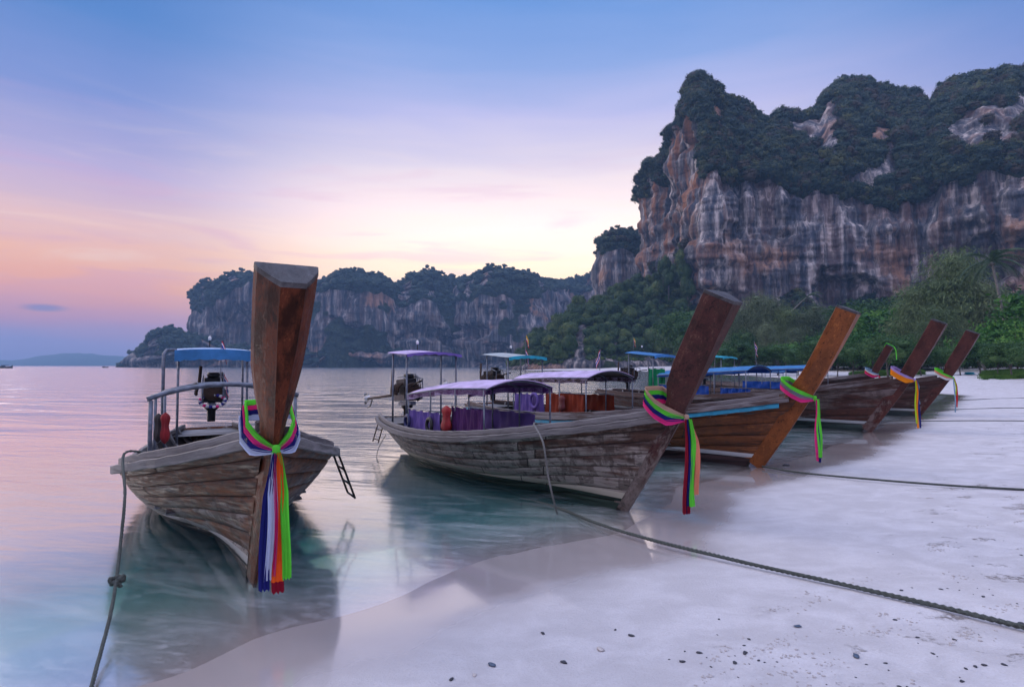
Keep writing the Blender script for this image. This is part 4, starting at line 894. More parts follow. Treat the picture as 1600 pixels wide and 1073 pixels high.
# ------------------------------------------------------------------ sashes
RC = {'green': (.16, .78, .06), 'pink': (.85, .04, .26), 'navy': (.018, .022, .20), 'ice': (.62, .70, .88), 'orange': (.95, .15, .02), 'darkred': (.28, .008, .03), 'salmon': (.80, .30, .18), 'beige': (.62, .42, .30), 'amber': (.95, .33, .01),
      'lilac': (.50, .38, .72), 'lightblue': (.30, .48, .62), 'yellow': (.55, .75, .04), 'red': (.70, .03, .03), 'white': (.75, .75, .75), 'grey': (.22, .22, .26)}
MR = {k: cloth('ribbon_' + k, v, .75, .35, .12) for k, v in RC.items()}
def sash(b, label, loops, tails, z_knot=None, length=1.0, wid=.045, back=.30, hw=None, drop=.0, seed=0, group=None, tw_=1.):
    shz = b.sh0 + .63 * b.shk; rr = random.Random(seed); zk = z_knot or shz - .07; kn = Vector((b.stem(zk) + .035, b.lean, zk)); 
    t = thing('ribbon_sash', label, 'sash', loc=b.T.location, rz=b.T.rotation_euler[2], group=group)
    hw = hw or .19; n = 28
    for i, c in enumerate(loops):
        off = -i * wid * .85; P = []
        for k in range(n + 1):
            a_ = 2 * math.pi * k / n; f = (1 - math.cos(a_)) / 2         # 0 at the knot, 1 at the back
            pr_f = (k / n) * 2 if k <= n / 2 else (1 - k / n) * 2; f = min(1.02, pr_f * 1.18); sg = 1 if k <= n / 2 else -1
            pb = b.ptop[1] * .36 + .012
            yy = np.interp(pr_f, [0, .12, .3, .5, .65, .78, .86, .93, 1], [0, .05, hw * .72, hw, hw * .97, (hw + pb) / 2, pb, pb * .55, 0]) * (1 + .03 * i)
            x = kn.x - f * (back + b.stem(zk + .25) - b.stem(zk) - .03) + .01; y = sg * float(yy); z = zk + f ** 1.2 * .29 + off * (.25 + .75 * min(1, f * 3))
            c0 = Vector((x, y + b.lean, z)); w = wid * (.45 + .55 * min(1, f * 4)); o = Vector((.0, math.copysign(1, y if abs(y) > 1e-4 else 1) * .008 * i, 0)); row = []
            for q in range(5): tt = q / 4 - .5; row.append(c0 + o + Vector((-tt * w * .35 * (1 - f), 0, tt * w)) + Vector((0, math.copysign(.008, y if abs(y) > 1e-4 else 1) * math.cos(q * 3.14), 0)))
            P.append(row)
        g = MB(); g.grid(P); g.grid([[p + (Vector((kn.x - .2, 0, p.z)) - p).normalized() * .006 for p in r_] for r_ in P], flip=True); g.obj('ribbon_loop', MR[c], t, True)
    g = MB(); g.lathe([(.0, -.045), (.020, -.04), (.034, -.02), (.024, 0), (.030, .018), (.018, .035), (0, .038)], 9, kn + Vector((.012, 0, -.015))); g.obj('knot', MR[loops[0]], t, True)
    m = len(tails); span = .19 if m > 3 else .17
    for i, tl in enumerate(tails):
        c, ln, w = tl[0], tl[1] * length, tl[2]; y0 = (tl[3] * .62 if len(tl) > 3 else (i / (m - 1) - .5) * span) * tw_; P = []; nn = 26; ph = rr.uniform(0, 6); dx = .01 * (i % 3) + .03
        for k in range(nn + 1):
            s_ = k / nn; z = kn.z - .03 - s_ * ln; sp = min(1, s_ * 3.2) ** .7; yc = b.lean + y0 * (.25 + .75 * sp) * (1 + .12 * s_) + .008 * math.sin(s_ * 5 + ph); ww = w * (.45 + .55 * min(1, s_ * 3)) * (1 + .1 * s_)
            row = []
            for q in range(9):
                tt = q / 8 - .5; row.append(Vector((kn.x + dx + .03 * min(1, s_ * 4) + .011 * math.cos(q * math.pi * .75 + ph + s_ * 1.5) + .012 * math.sin(s_ * 6 + ph), yc + tt * ww, z + (.008 * math.sin(q * 2.4 + ph) if k == nn else 0))))
            P.append(row)
        g = MB(); g.grid(P); g.grid([[p - Vector((.005, 0, 0)) for p in r_] for r_ in P], flip=True); o = g.obj('ribbon_tail', MR[c], t, True)
        if len(tl) > 4:
            E = [[p + Vector((.003, 0, 0)) for p in r_] for r_ in (P[-3], P[-2], P[-1])]; g = MB(); g.grid(E); g.obj('ribbon_end', MR[tl[4]], o, True)
    return t
sash(b1, 'green, pink and blue sash with broad orange tail on the nearest prow', ['green', 'pink', 'navy', 'ice'], [('navy', 1.0, .065, -.115), ('ice', .93, .062, -.06), ('pink', .9, .02, -.02), ('orange', 1.03, .075, .03, 'darkred'), ('green', .94, .055, .115)], length=.93, z_knot=1.22, wid=.045, hw=.165, tw_=.82, back=.33, seed=1)
sash(b2, 'sash with dark red, green and salmon tails on the dark maroon prow', ['beige', 'green', 'navy', 'pink'], [('darkred', 1.0, .06, -.09), ('navy', 1.0, .05, -.05, 'darkred'), ('green', .93, .085, .0), ('green', .90, .05, .03), ('salmon', .82, .08, .085)], length=1.03, wid=.06, hw=.20, back=.33, seed=2, tw_=1.5)
sash(b3, 'bright green and pink sash on the orange wooden prow', ['green', 'grey', 'pink'], [('pink', .97, .035, -.085), ('navy', 1.0, .04, -.02, 'navy'), ('green', .92, .10, -.02), ('green', .90, .09, .05)], length=1.02, wid=.075, hw=.21, back=.36, seed=3, tw_=1.5)
sash(b4, 'orange, lilac and navy sash on the second prow from the right', ['lilac', 'amber', 'amber'], [('yellow', .9, .05, -.09), ('amber', 1.0, .09, -.03), ('navy', 1.0, .09, .05), ('lightblue', .5, .05, .09)], length=1.22, wid=.08, hw=.21, back=.36, seed=4, tw_=2.2)
sash(b5, 'sash with light blue and red tails on the farthest right prow', ['green', 'salmon', 'white'], [('lightblue', 1.0, .09, -.07), ('yellow', .5, .08, -.02), ('red', .85, .07, .05), ('red', .8, .05, .09)], length=1.15, wid=.08, hw=.21, back=.36, seed=5, tw_=2.2)
sash(b6, 'small red, pink and white sash on the far thin prow', ['lightblue', 'white', 'red', 'pink'], [('pink', 1.0, .1, -.04), ('red', .8, .08, .04)], length=.45, wid=.08, hw=.22, back=.40, seed=6)
# green ribbon over the top of the far prow
t = thing('green_ribbon', 'thin green ribbon draped over the top of the far thin prow', 'ribbon', loc=b6.T.location, rz=b6.T.rotation_euler[2]); zt = b6.ptop[0]
def strip(pts, w, nm, mat, par, axis=Vector((0, 1, 0))):
    g = MB(); g.grid([[Vector(p) - axis * w / 2, Vector(p), Vector(p) + axis * w / 2] for p in pts]); g.grid([[Vector(p) - axis * w / 2 - Vector((.004, 0, .004)), Vector(p) - Vector((.004, 0, .004)), Vector(p) + axis * w / 2 - Vector((.004, 0, .004))] for p in pts], flip=True); return g.obj(nm, mat, par, True)
xt = b6.stem(zt); strip([(xt - .42, 0, zt - .25), (xt - .36, 0, zt + .10), (xt - .30, 0, zt + .215), (xt - .1, 0, zt + .11), (xt + .03, 0, zt + .02), (xt + .10, 0, zt - .15), (xt + .12, 0, zt - .6)], .1, 'ribbon', MR['green'], t)

# ------------------------------------------------------------------ ropes
def rope(label, pts, r, mat, strands=3, n=None, twist=9., group=None, grnd=False):
    pts = [Vector(p) for p in pts]; t = thing('mooring_rope', label, 'rope', loc=pts[0], group=group)
    # resample by Catmull-Rom
    out = []; m = len(pts)
    for i in range(m - 1):
        p0, p1, p2, p3 = pts[max(i - 1, 0)], pts[i], pts[i + 1], pts[min(i + 2, m - 1)]; seg = max(6, int((p2 - p1).length / (r * 2.2)) if n is None else n); seg = min(seg, 260)
        for k in range(seg):
            q = k / seg; out.append(.5 * ((2 * p1) + (-p0 + p2) * q + (2 * p0 - 5 * p1 + 4 * p2 - p3) * q * q + (-p0 + 3 * p1 - 3 * p2 + p3) * q ** 3))
    out.append(pts[-1])
    o0 = pts[0]
    if strands == 1:
        g = MB(); g.tube([p - o0 for p in out], r, 6); g.obj('rope_line', mat, t, True); return t
    for s_ in range(strands):
        path = []; d = 0; N = None
        for i, p in enumerate(out):
            T = (out[min(i + 1, len(out) - 1)] - out[max(i - 1, 0)]).normalized()
            N = T.cross(Vector((0, 0, 1))).normalized() if N is None else (N - T * N.dot(T)).normalized(); B_ = T.cross(N)
            if i: d += (p - out[i - 1]).length
            a_ = d / (r * twist) * 2 * math.pi / 1.0 + s_ * 2 * math.pi / strands; path.append(p - o0 + N * math.cos(a_) * r * .52 + B_ * math.sin(a_) * r * .52)
        g = MB(); g.tube(path, r * .56, 6); g.obj('strand', mat, t, True)
    return t
def on_sand(u, v, r=.02, lift=0.):
    p = gp(u, v, 0.)
    for _ in range(8): z = max(gz(p.x, p.y), 0 if lift < 0 else -9); p = gp(u, v, z + r + lift)
    return p
def pix(u, v, z): return gp(u, v, z)
# rope of the nearest boat: from the rail down to the lower left
ra = b1.world(b1.pt((-1.12 + b1.L) / (b1.L + .7), 1.0, -1) + Vector((0, -.06, .07)))
p_end = gp(150, 1085, .02)
rope('dark rope hanging from the nearest boat down into the water, knotted halfway', [ra + Vector((.10, .16, .0)), ra + Vector((0, 0, .015)), dp(201, 770, 4.75), dp(197, 835, 4.5), dp(192, 893, 4.2), dp(184, 950, 3.85), dp(170, 1010, 3.5), p_end, gp(120, 1160, -.02)], .013, M_rope, 3, twist=8)
kt = dp(192, 897, 4.17); g = MB()
for k in range(3): g.tube([Vector((.03 * math.cos(a_ / 3 + k), .03 * math.sin(a_ / 3 + k * 2), .012 * k - .03 + .012 * math.sin(a_))) for a_ in range(0, 19)], .016, 6)
g.tube([(0, 0, -.02), (.03, -.01, -.06), (.045, -.02, -.05)], .012, 6)
kn = g.obj('rope_knot', M_rope, None, True, loc=kt); kn['label'] = 'dark lumpy knot halfway down the rope of the nearest boat'; kn['category'] = 'knot'
# thick rope on the sand
pr_ = [gp(790, 772, -.02), gp(860, 787, .0), on_sand(940, 817, .02, .03), on_sand(1030, 843, .02, .035), on_sand(1160, 874, .02, .02), on_sand(1300, 905, .02, .01), on_sand(1450, 939, .02, .005), on_sand(1600, 975, .02, .01), on_sand(1780, 1018, .02, .01)]
rope('thick grey-green rope crossing the foreground sand from the second boat', pr_, .019, M_rope, 3, twist=7)
rb = b2.world(b2.pt((-.80 + b2.L) / (b2.L + .7), 1.0, -1) + Vector((0, -.06, .07)))
rope('short pale rope hanging over the side of the grey weathered boat', [rb + Vector((.1, .16, -.02)), rb + Vector((0, 0, .02)), dp(848, 690, 7.05), dp(855, 735, 7.0), dp(862, 770, 6.95), gp(870, 800, -.03)], .014, M_ropep, 3, twist=7)
rope('dark rope running from the orange boat across the sand', [gp(1188, 727, .05), on_sand(1250, 737, .012, .02), on_sand(1370, 748, .012, .03), on_sand(1490, 757, .012, .02), on_sand(1600, 763, .012), on_sand(1760, 772, .012)], .016, M_rope, 1)
rope('thin rope on the sand from the dark red-brown boat', [gp(1362, 656, .05), on_sand(1440, 657, .01, .02), on_sand(1520, 656.5, .01, .02), on_sand(1610, 657, .01)], .014, M_rope, 1)
rope('thin rope on the sand starting at the farthest right boat', [gp(1440, 640, .1), on_sand(1500, 639, .01), on_sand(1560, 637, .01), on_sand(1612, 637, .01)], .016, M_rope, 1)
rope('faintest thin rope highest up the sand at the right', [on_sand(1470, 626, .01, .1), on_sand(1540, 623, .01), on_sand(1612, 621, .01)], .016, M_rope, 1)
rope('thin pale line trailing from the stern of the grey weathered boat', [b2.world((-6.3, -.3, .35)), b2.world((-6.0, -.6, .12)), b2.world((-5.2, -.95, -.0)), b2.world((-4.2, -1.0, -.03))], .008, M_ropep, 1)

# ------------------------------------------------------------------ small things on the boats
def wpt(b, x, y, z): return b.world(Vector((x, y, z)))
def torus_thing(label, cat, name, p, R_, r_, mat, az, tilt=0., flat=1.):
    g = MB(); n, m = 22, 8; P = [[Vector(((R_ + r_ * math.cos(2 * math.pi * j / m)) * math.cos(2 * math.pi * i / n), r_ * math.sin(2 * math.pi * j / m) * flat, (R_ + r_ * math.cos(2 * math.pi * j / m)) * math.sin(2 * math.pi * i / n) * 1.25)) for j in range(m + 1)] for i in range(n + 1)]
    g.grid(P); o = g.obj(name, mat, None, True, loc=p); o.rotation_euler = (tilt, 0, az); o['label'] = label; o['category'] = cat; return o
az2 = b2.T.rotation_euler[2]
torus_thing('navy blue ring fender at the stern end of the purple curtain', 'fender', 'ring_fender', wpt(b2, -4.5, -.73, .80), .085, .026, M_navy, az2)
torus_thing('black ring fender at the bow end of the purple curtain', 'fender', 'ring_fender', wpt(b2, -3.68, -.74, .80), .085, .03, M_black, az2)
torus_thing('purple ring fender on the curtain of the orange-brown boat', 'fender', 'ring_fender', wpt(b3, -5.0, -.88, .98), .13, .035, M_purple, b3.T.rotation_euler[2])
# red life vest bundle on boat 2
def bundle(label, name, cat, p, az, sz, mat, loc_n=8):
    g = MB(); P = []
    for i in range(13):
        t_ = i / 12; z = sz[2] * (1 - t_); k = max(.05, min(1, math.sin(math.pi * min(1, t_ * .96 + .02)) * 2.6)) * (.82 + .12 * math.sin(i * .9)); row = []
        for j in range(17):
            a_ = 2 * math.pi * j / 16; q = 1 + .2 * math.sin(j * 2.4 + i * .25); row.append(Vector((math.cos(a_) * sz[0] / 2 * k * q, math.sin(a_) * sz[1] / 2 * k * q, z)))
        P.append(row)
    g.grid(P); o = g.obj(name, mat, None, True, loc=p); o.rotation_euler = (0, 0, az); o['label'] = label; o['category'] = cat; return o
bundle('red life vest hanging at the plum curtain of the grey weathered boat', 'life_vest', 'life vest', wpt(b2, -3.12, -.74, .72), az2, (.26, .12, .44), M_red)
bundle('dark orange life vest under the orange-brown boat canopy', 'life_vest', 'life vest', wpt(b3, -4.1, -.87, .78), b3.T.rotation_euler[2], (.2, .1, .36), plain('dull_orange_fabric', (.12, .02, .02), .7))
bundle('red fire bag hanging from the left frame post of the nearest boat', 'red_bag', 'bag', wpt(b1, -3.38, -.70, .80), b1.T.rotation_euler[2], (.12, .11, .40), M_red)
bundle('dark cloth bag beside the red bag on the nearest boat', 'dark_bag', 'bag', wpt(b1, -3.55, -.78, .80), b1.T.rotation_euler[2], (.12, .10, .38), M_lining)
# garland of blue and white cloth round boat 1's engine
t = thing('flower_garland', 'blue and white garland round the engine of the nearest boat', 'garland', loc=wpt(b1, -6.65, .0, 1.19), rz=b1.T.rotation_euler[2])
for k in range(22):
    a_ = math.pi * 2 * k / 22; g = MB(); g.lathe([(0, -.03), (.03, -.02), (.036, 0), (.03, .02), (0, .03)], 7, (.06 * math.cos(a_), .2 * math.cos(a_), -.04 + .11 * math.sin(a_))); g.obj('blossom', [M_flag[2], M_flag[1], MR['pink'], M_flag[1]][k % 4], t, True)
# ladder on boat 1
t = thing('boarding_ladder', 'black iron ladder hooked over the right side of the nearest boat', 'ladder', loc=wpt(b1, -2.0, 1.10, .66), rz=b1.T.rotation_euler[2])
for k, x in enumerate((-.17, .17)):
    g = MB(); g.tube([(x, -.16, .02), (x, -.12, .12), (x, -.03, .14), (x, .03, .03), (x, .22, -.48)], .013, 6); g.obj('side_rail', M_dark, t, True)
for z in (-.12, -.30, -.47): g = MB(); yy = .03 + (.03 - z) / .51 * .19; g.tube([(-.17, yy, z), (.17, yy, z)], .012, 6); g.obj('rung', M_dark, t, True)
# two struts at the stern of boat 2 (small ladder)
t = thing('boarding_ladder', 'small rusty ladder at the stern of the grey weathered boat', 'ladder', loc=wpt(b2, -6.15, -.42, .60), rz=az2)
for k, x in enumerate((-.13, .13)): g = MB(); g.tube([(x, .04, .05), (x, -.05, .04), (x - .03, -.16, -.36)], .012, 6); g.obj('side_rail', M_rust, t, True)
for z in (-.1, -.3): g = MB(); g.tube([(-.15, -.09 + z * .2, z), (.12, -.09 + z * .2, z)], .01, 6); g.obj('rung', M_rust, t, True)

flag(wpt(b1, -6.6, .12, 1.5), -.0, .78, 0, 'limp flag on the stern pole beside the blue roof of the nearest boat', b1.T.rotation_euler[2] + 1.5)
flag(wpt(b1, -6.55, .16, 1.22), .02, .45, 0, 'small striped flag low on the engine of the nearest boat', b1.T.rotation_euler[2] + 2.0)
flag(wpt(b3, -6.3, .0, 1.62), 0, .62, 0, 'flag hanging low between lilac and cream stern roofs', 0.3)
flag(wpt(b3, -6.3, .0, 2.0), .02, .62, 1, 'small yellow and striped flag topping the pole by the cream roof', 0.3, .8)
flag(wpt(b3, -3.75, .0, 1.62), -.03, .55, 0, 'red, white and blue flag on the front of the second lilac canopy', 2.6, 1.)
flag(wpt(b4, -7.8, -.3, 2.38), .05, .50, 1, 'little orange and white pennant above the blue steering roof', 0.4, .85)
flag(wpt(b4, -3.2, .0, 1.72), -.08, .85, 0, 'flag leaning over the peak of the nearer blue canopy', 0.2, 1.1)
flag(wpt(b5, -3.4, .0, 1.82), .0, .75, 1, 'narrow pale flag on the farther blue canopy', 0.2, .9)
#==END_BOATS

# ------------------------------------------------------------------ trees and growth
M_bark = plain('grey_bark', (.12, .105, .09), .9, .4, 3, bmp=.6); M_bark2 = plain('pale_palm_trunk', (.22, .20, .18), .9, .3, 5, bmp=.6)
L_cas = leafmat('casuarina_needles', (.038, .070, .028), (.115, .175, .070), (.23, .29, .12)); L_cas2 = leafmat('grey_casuarina_needles', (.042, .068, .036), (.13, .175, .088), (.24, .285, .15))
L_bri = leafmat('bright_almond_leaves', (.020, .080, .014), (.060, .185, .030), (.19, .36, .06)); L_rnd = leafmat('dark_round_leaves', (.012, .046, .016), (.036, .100, .026), (.10, .18, .05)); L_palm = leafmat('palm_leaves', (.03, .065, .035), (.055, .10, .05), (.10, .14, .08))

def tree_mesh(seed, hgt, mat, lobes, n, leaf, asp, droop, core=.62, flat=.8):
    """lobes: (x, y, z, r, squash) in metres; returns trunk mesh and crown mesh"""
    r = np.random.default_rng(seed); V = []; Fc = []; tot = sum(l[3] ** 2 for l in lobes)
    for (cx, cy_, cz, rr, sq) in lobes:
        bm_ = bmesh.new(); bmesh.ops.create_icosphere(bm_, subdivisions=2, radius=rr * core); b0 = len(V)
        for v in bm_.verts:
            k = 1 + .35 * float(fbm(v.co.x * 2.2 / rr, v.co.y * 2.2 / rr, v.co.z * 2.2 / rr + seed + cx, 2, seed)); V.append((cx + v.co.x * k, cy_ + v.co.y * k, cz + v.co.z * k * sq))
        Fc += [[b0 + v.index for v in f_.verts] for f_ in bm_.faces]; bm_.free()
        m = int(n * rr * rr / tot)
        # leaves sit in tufts
        for _ in range(max(1, m // 12)):
            dr = r.normal(size=3); dr /= np.linalg.norm(dr); c0 = np.array([cx, cy_, cz]) + dr * rr * r.uniform(.62, 1.15) * np.array([1, 1, sq])
            for _ in range(12):
                p = c0 + r.normal(size=3) * leaf * 1.3 * np.array([1, 1, .7]); t1 = r.normal(size=3); t1 /= np.linalg.norm(t1)
                t2 = r.normal(size=3) * (1 - droop) + dr * .4; t2[2] -= droop * 1.3; t2 /= np.linalg.norm(t2) + 1e-9; t1 = t1 - t2 * t1.dot(t2); t1 /= np.linalg.norm(t1) + 1e-9
                l = leaf * r.uniform(.6, 1.4); w = l * asp; b0 = len(V); V += [tuple(p), tuple(p + t1 * w * .5 + t2 * l * .5), tuple(p + t2 * l), tuple(p - t1 * w * .5 + t2 * l * .45)]; Fc.append([b0, b0 + 1, b0 + 2, b0 + 3])
    cm = mesh('crown', V, Fc, mat); g = MB(); bend = r.uniform(-.4, .4, 2); z1 = max(l[2] for l in lobes)
    tr = [Vector((bend[0] * math.sin(t * 2.2), bend[1] * math.sin(t * 2), -.4 + (z1 + .4) * t)) for t in np.linspace(0, 1, 9)]; r0 = hgt * .017
    g.tube(tr, [r0 * (1 - .8 * t) * (1.35 if t == 0 else 1) for t in np.linspace(0, 1, 9)], 7)
    for (cx, cy_, cz, rr, sq) in lobes[:9]:
        zb = max(.15 * hgt, cz * .55); t = min(.95, zb / z1); p0 = tr[int(t * 8)]; p1 = Vector((cx, cy_, cz)); g.tube([p0, p0.lerp(p1, .5) + Vector((0, 0, .25)), p1], [r0 * .42, r0 * .28, r0 * .1], 5)
    return g.mesh('trunk', M_bark, True), cm
def mk_cas(seed, mat, h=15, w=4.2, n=20000):
    r = np.random.default_rng(seed); lob = []
    for i in range(17):
        t = i / 16; z = h * (.22 + .74 * t); rad = w * (1 - t) ** .75 * r.uniform(.55, 1.05); a = r.uniform(0, 6.28); lob.append((math.cos(a) * rad * .62, math.sin(a) * rad * .62, z + r.uniform(-.5, .5), (1.5 + w * .30 * (1 - t)) * r.uniform(.75, 1.15), .85))
    return tree_mesh(seed, h, mat, lob, n, .55, .13, .6, .5)
def mk_tier(seed, h=9, w=5, n=7000):
    r = np.random.default_rng(seed); lob = []
    for i in range(5):
        z = h * (.32 + .155 * i); rad = w * (1.05 - .17 * i)
        for k in range(5 if i < 3 else 3): a = k * 1.257 + i * .7 + r.uniform(-.3, .3); q = rad * r.uniform(.35, .75); lob.append((q * math.cos(a), q * math.sin(a), z + r.uniform(-.25, .35), rad * r.uniform(.36, .5), .26))
    return tree_mesh(seed, h, L_bri, lob, n, .46, .6, .1, .66)
def mk_round(seed, mat, h=10, w=4.5, n=7000, leaf=.36):
    r = np.random.default_rng(seed); lob = []
    for i in range(14):
        a = r.uniform(0, 6.28); e = r.uniform(-.5, 1.2); q = w * r.uniform(.35, .68); lob.append((q * math.cos(a) * math.cos(e), q * math.sin(a) * math.cos(e), h * .62 + q * math.sin(e) * .9, w * r.uniform(.34, .52), .82))
    return tree_mesh(seed, h, mat, lob, n, leaf, .6, .15, .74)
KIND = {'cas': [mk_cas(1, L_cas), mk_cas(2, L_cas), mk_cas(3, L_cas2, 15, 3.6), mk_cas(4, L_cas2)], 'tier': [mk_tier(5), mk_tier(6)], 'round': [mk_round(7, L_rnd), mk_round(8, L_rnd), mk_round(10, L_rnd)], 'bush': [mk_round(9, L_bri, 5, 3.2, 4200, .26), mk_round(12, L_rnd, 4.5, 3.4, 4200, .26)]}
KH = {'cas': 16.5, 'tier': 9.6, 'round': 10.8, 'bush': 6.0}
def put_tree(kind, u, vtop, Y, label, name, k=0, group=None, wide=1., rz=None, pick=None):
    X = (u - 800) / F * Y; z = gz(X, Y); ht = H + (HOR - vtop) / F * Y - z; m = KIND[kind][(pick if pick is not None else k) % len(KIND[kind])]; s_ = ht / KH[kind]
    t = thing(name, label, 'tree', loc=(X, Y, z), rz=rz if rz is not None else k * 1.7, group=group); t.scale = (s_ * wide, s_ * wide, s_)
    link('trunk', m[0], t); link('crown', m[1], t); return t
# big casuarina and its neighbours
put_tree('cas', 1492, 378, 92, 'tallest olive casuarina, its crown in front of the cliff at right', 'casuarina_tree', 0, wide=1.35, pick=0)
put_tree('cas', 1432, 436, 97, 'mid-high casuarina just left of the tallest one', 'casuarina_tree', 1, wide=1.35, pick=1)
put_tree('cas', 1542, 432, 88, 'drooping grey-olive casuarina between the tallest one and the palm', 'casuarina_tree', 2, wide=1.2, pick=3)
put_tree('cas', 1464, 470, 84, 'low dark casuarina in front of the tallest one', 'casuarina_tree', 4, wide=1.5, pick=1)
ORD = ['first', 'second', 'third', 'fourth', 'fifth', 'sixth', 'seventh', 'eighth', 'ninth', 'tenth', 'eleventh', 'twelfth', 'thirteenth', 'fourteenth', 'fifteenth']
G1 = 'grey-green casuarinas standing along the far beach'
CAS = [(1092, 512, 150), (1112, 486, 150), (1140, 470, 146), (1164, 478, 140), (1184, 452, 138), (1208, 456, 134), (1232, 474, 130), (1256, 482, 128), (1276, 470, 130), (1304, 486, 126), (1330, 494, 122), (1128, 510, 132), (1198, 500, 124), (1242, 508, 120), (1070, 520, 160)]
for k, (u, v, Y) in enumerate(CAS):
    put_tree('cas', u, v, Y, ORD[sorted(CAS).index((u, v, Y))] + ' grey-green casuarina from the left in the row behind the far beach', 'casuarina_tree', k, G1, wide=1.15, pick=(2, 3, 0, 2)[k % 4])
G2 = 'bright green tiered trees at the back of the beach'
TIE = [(1318, 512, 108), (1345, 484, 112), (1372, 492, 104), (1398, 478, 108), (1418, 506, 98), (1360, 528, 94), (1300, 530, 112), (1395, 532, 90), (1340, 520, 100), (1440, 520, 90), (1272, 524, 116)]
for k, (u, v, Y) in enumerate(TIE):
    put_tree('tier', u, v, Y, ORD[sorted(TIE).index((u, v, Y))] + ' bright green tiered tree from the left at the back of the beach', 'almond_tree', k, G2, wide=1.15)
put_tree('tier', 1606, 452, 72, 'bright green tree at the right edge, upper boughs beside the palm', 'almond_tree', 3, wide=1.1)
put_tree('tier', 1590, 500, 68, 'lower bright green tree at the right edge below the palm crown', 'almond_tree', 5, wide=1.0)
put_tree('bush', 1530, 532, 82, 'leafy green bush below the drooping casuarina, left of the palm foot', 'bush', 1)
G3 = 'dark rounded trees filling the back of the beach wood'
rr = random.Random(4); k = 0
for row, (Y0, v0, v1, st) in enumerate([(172, 470, 510, 20), (150, 490, 530, 22), (105, 520, 545, 26)]):
    u = 1075 + row * 9
    while u < 1680:
        put_tree('round', u, rr.uniform(v0, v1) - (25 if u > 1350 else 0) * (row < 2), Y0 - (u - 1075) * .10 + rr.uniform(-5, 5), 'dark rounded tree deep in the wood behind the beach', 'round_tree', k, G3, wide=rr.uniform(1.0, 1.5)); k += 1; u += st * rr.uniform(.7, 1.3)
G4 = 'low bushes along the upper edge of the sand'
for k in range(30):
    u = 1085 + k * 18 + rr.uniform(-12, 12); Y = 137 - (u - 1085) * .125 + rr.uniform(-7, 5); put_tree('bush', u, rr.uniform(534, 563), Y, 'low bush at the upper edge of the sand', 'bush', k, G4, wide=1.25)
# palm
def palm(u0, v0, u1, v1, Y, label, rad=3.2, nf=17, seed=0):
    X = (u0 - 800) / F * Y; z0 = gz(X, Y); top = dp(u1, v1, Y); t = thing('palm_tree', label, 'tree', loc=(X, Y, z0)); d = top - Vector((X, Y, z0)); r = random.Random(seed)
    g = MB(); pts = [Vector((d.x * s_ ** 1.5, 0, d.z * s_ - .3 * (s_ == 0))) for s_ in [i / 14 for i in range(15)]]; g.tube(pts, [.21 - .09 * i / 14 + .012 * (i % 2) for i in range(15)], 9); g.obj('trunk', M_bark2, t, True)
    for k in range(nf):
        a_ = k * 2.4 + r.uniform(-.2, .2); el0 = R(r.uniform(-10, 62)); L_ = rad * r.uniform(.85, 1.15); g = MB(); P = [d.copy()]; dv = Vector((math.cos(a_) * math.cos(el0), math.sin(a_) * math.cos(el0), math.sin(el0)))
        for i in range(12): dv = (dv + Vector((0, 0, -.15))).normalized(); P.append(P[-1] + dv * L_ / 12)
        g.tube(P, [.035 * (1 - i / 14) for i in range(13)], 4); side = dv.cross(Vector((0, 0, 1))).normalized()
        for i in range(1, 13):
            for q in (0, .5):
                if i == 12 and q: continue
                p = P[i].lerp(P[min(i + 1, 12)], q); T = (P[i] - P[i - 1]).normalized(); ll = .85 * math.sin(math.pi * (i + q) / 13.5) ** .6 + .1
                for s_ in (-1, 1):
                    tip = p + side * s_ * ll * .75 + T * ll * .45 - Vector((0, 0, ll * .45)); w = T * .045; g.add([p - w, p + w, (p + tip) / 2 + w + Vector((0, 0, .06)), tip], [[0, 1, 2, 3]])
        g.obj('frond', L_palm, t)
    for k in range(7): g = MB(); a_ = k * .9; g.lathe([(0, -.15), (.12, -.1), (.14, 0), (.09, .12), (0, .15)], 8, d + Vector((.22 * math.cos(a_), .22 * math.sin(a_), -.35 - .1 * (k % 2)))); g.obj('coconut', M_bark, t, True)
    return t
palm(1578, 557, 1554, 408, 76, 'coconut palm with slanting pale trunk near the right edge', 4.3, 19, 1)
palm(1176, 560, 1262, 464, 150, 'hazy palm crown above the casuarinas, left of the orange prow', 4.2, 15, 2)
g = MB(); p0 = Vector(((1541 - 800) / F * 72, 72, 0)); p0.z = gz(p0.x, p0.y); g.tube([(0, 0, -.1), (-.5, 0, .9), (-1.2, .1, 1.8), (-1.9, .1, 2.3)], [.17, .15, .14, .12], 8); o = g.obj('leaning_trunk', M_bark2, None, True, loc=p0); o['label'] = 'bare grey trunk leaning left beside the farthest prow'; o['category'] = 'trunk'

# knoll in front of the cliff foot
M_knoll = rockmat('knoll_rock', 1.6, .5, .6)
kn_ = [(798, 262, 572, 571, 4), (812, 252, 569, 562, 8), (828, 240, 566, 536, 24), (850, 233, 564, 520, 34), (878, 229, 562, 506, 42), (898, 227, 556, 484, 50), (912, 226, 557, 480, 50), (935, 225, 558, 472, 54), (960, 225, 560, 456, 60), (985, 226, 560, 448, 64), (1010, 228, 560, 446, 66), (1040, 230, 560, 432, 70), (1066, 232, 560, 414, 72), (1084, 234, 560, 440, 60), (1130, 236, 562, 482, 50), (1180, 238, 564, 510, 40), (1240, 240, 566, 530, 40), (1300, 242, 568, 545, 30)]
r_, V_, g_, nw_, sc_ = cliff('wooded_knoll', kn_, M_knoll, 'wooded knoll with dark sea-worn rock foot, between bay and cliff', 'hill', ncol=320, nw=26, ns=60, seed=21, amp=.32, cave=False, bare=(898, 917, 498))
KN = [crown_mesh('crown', M_leaf_knoll, 1500, .12, .80, 9, 40 + i, .95) for i in range(5)]
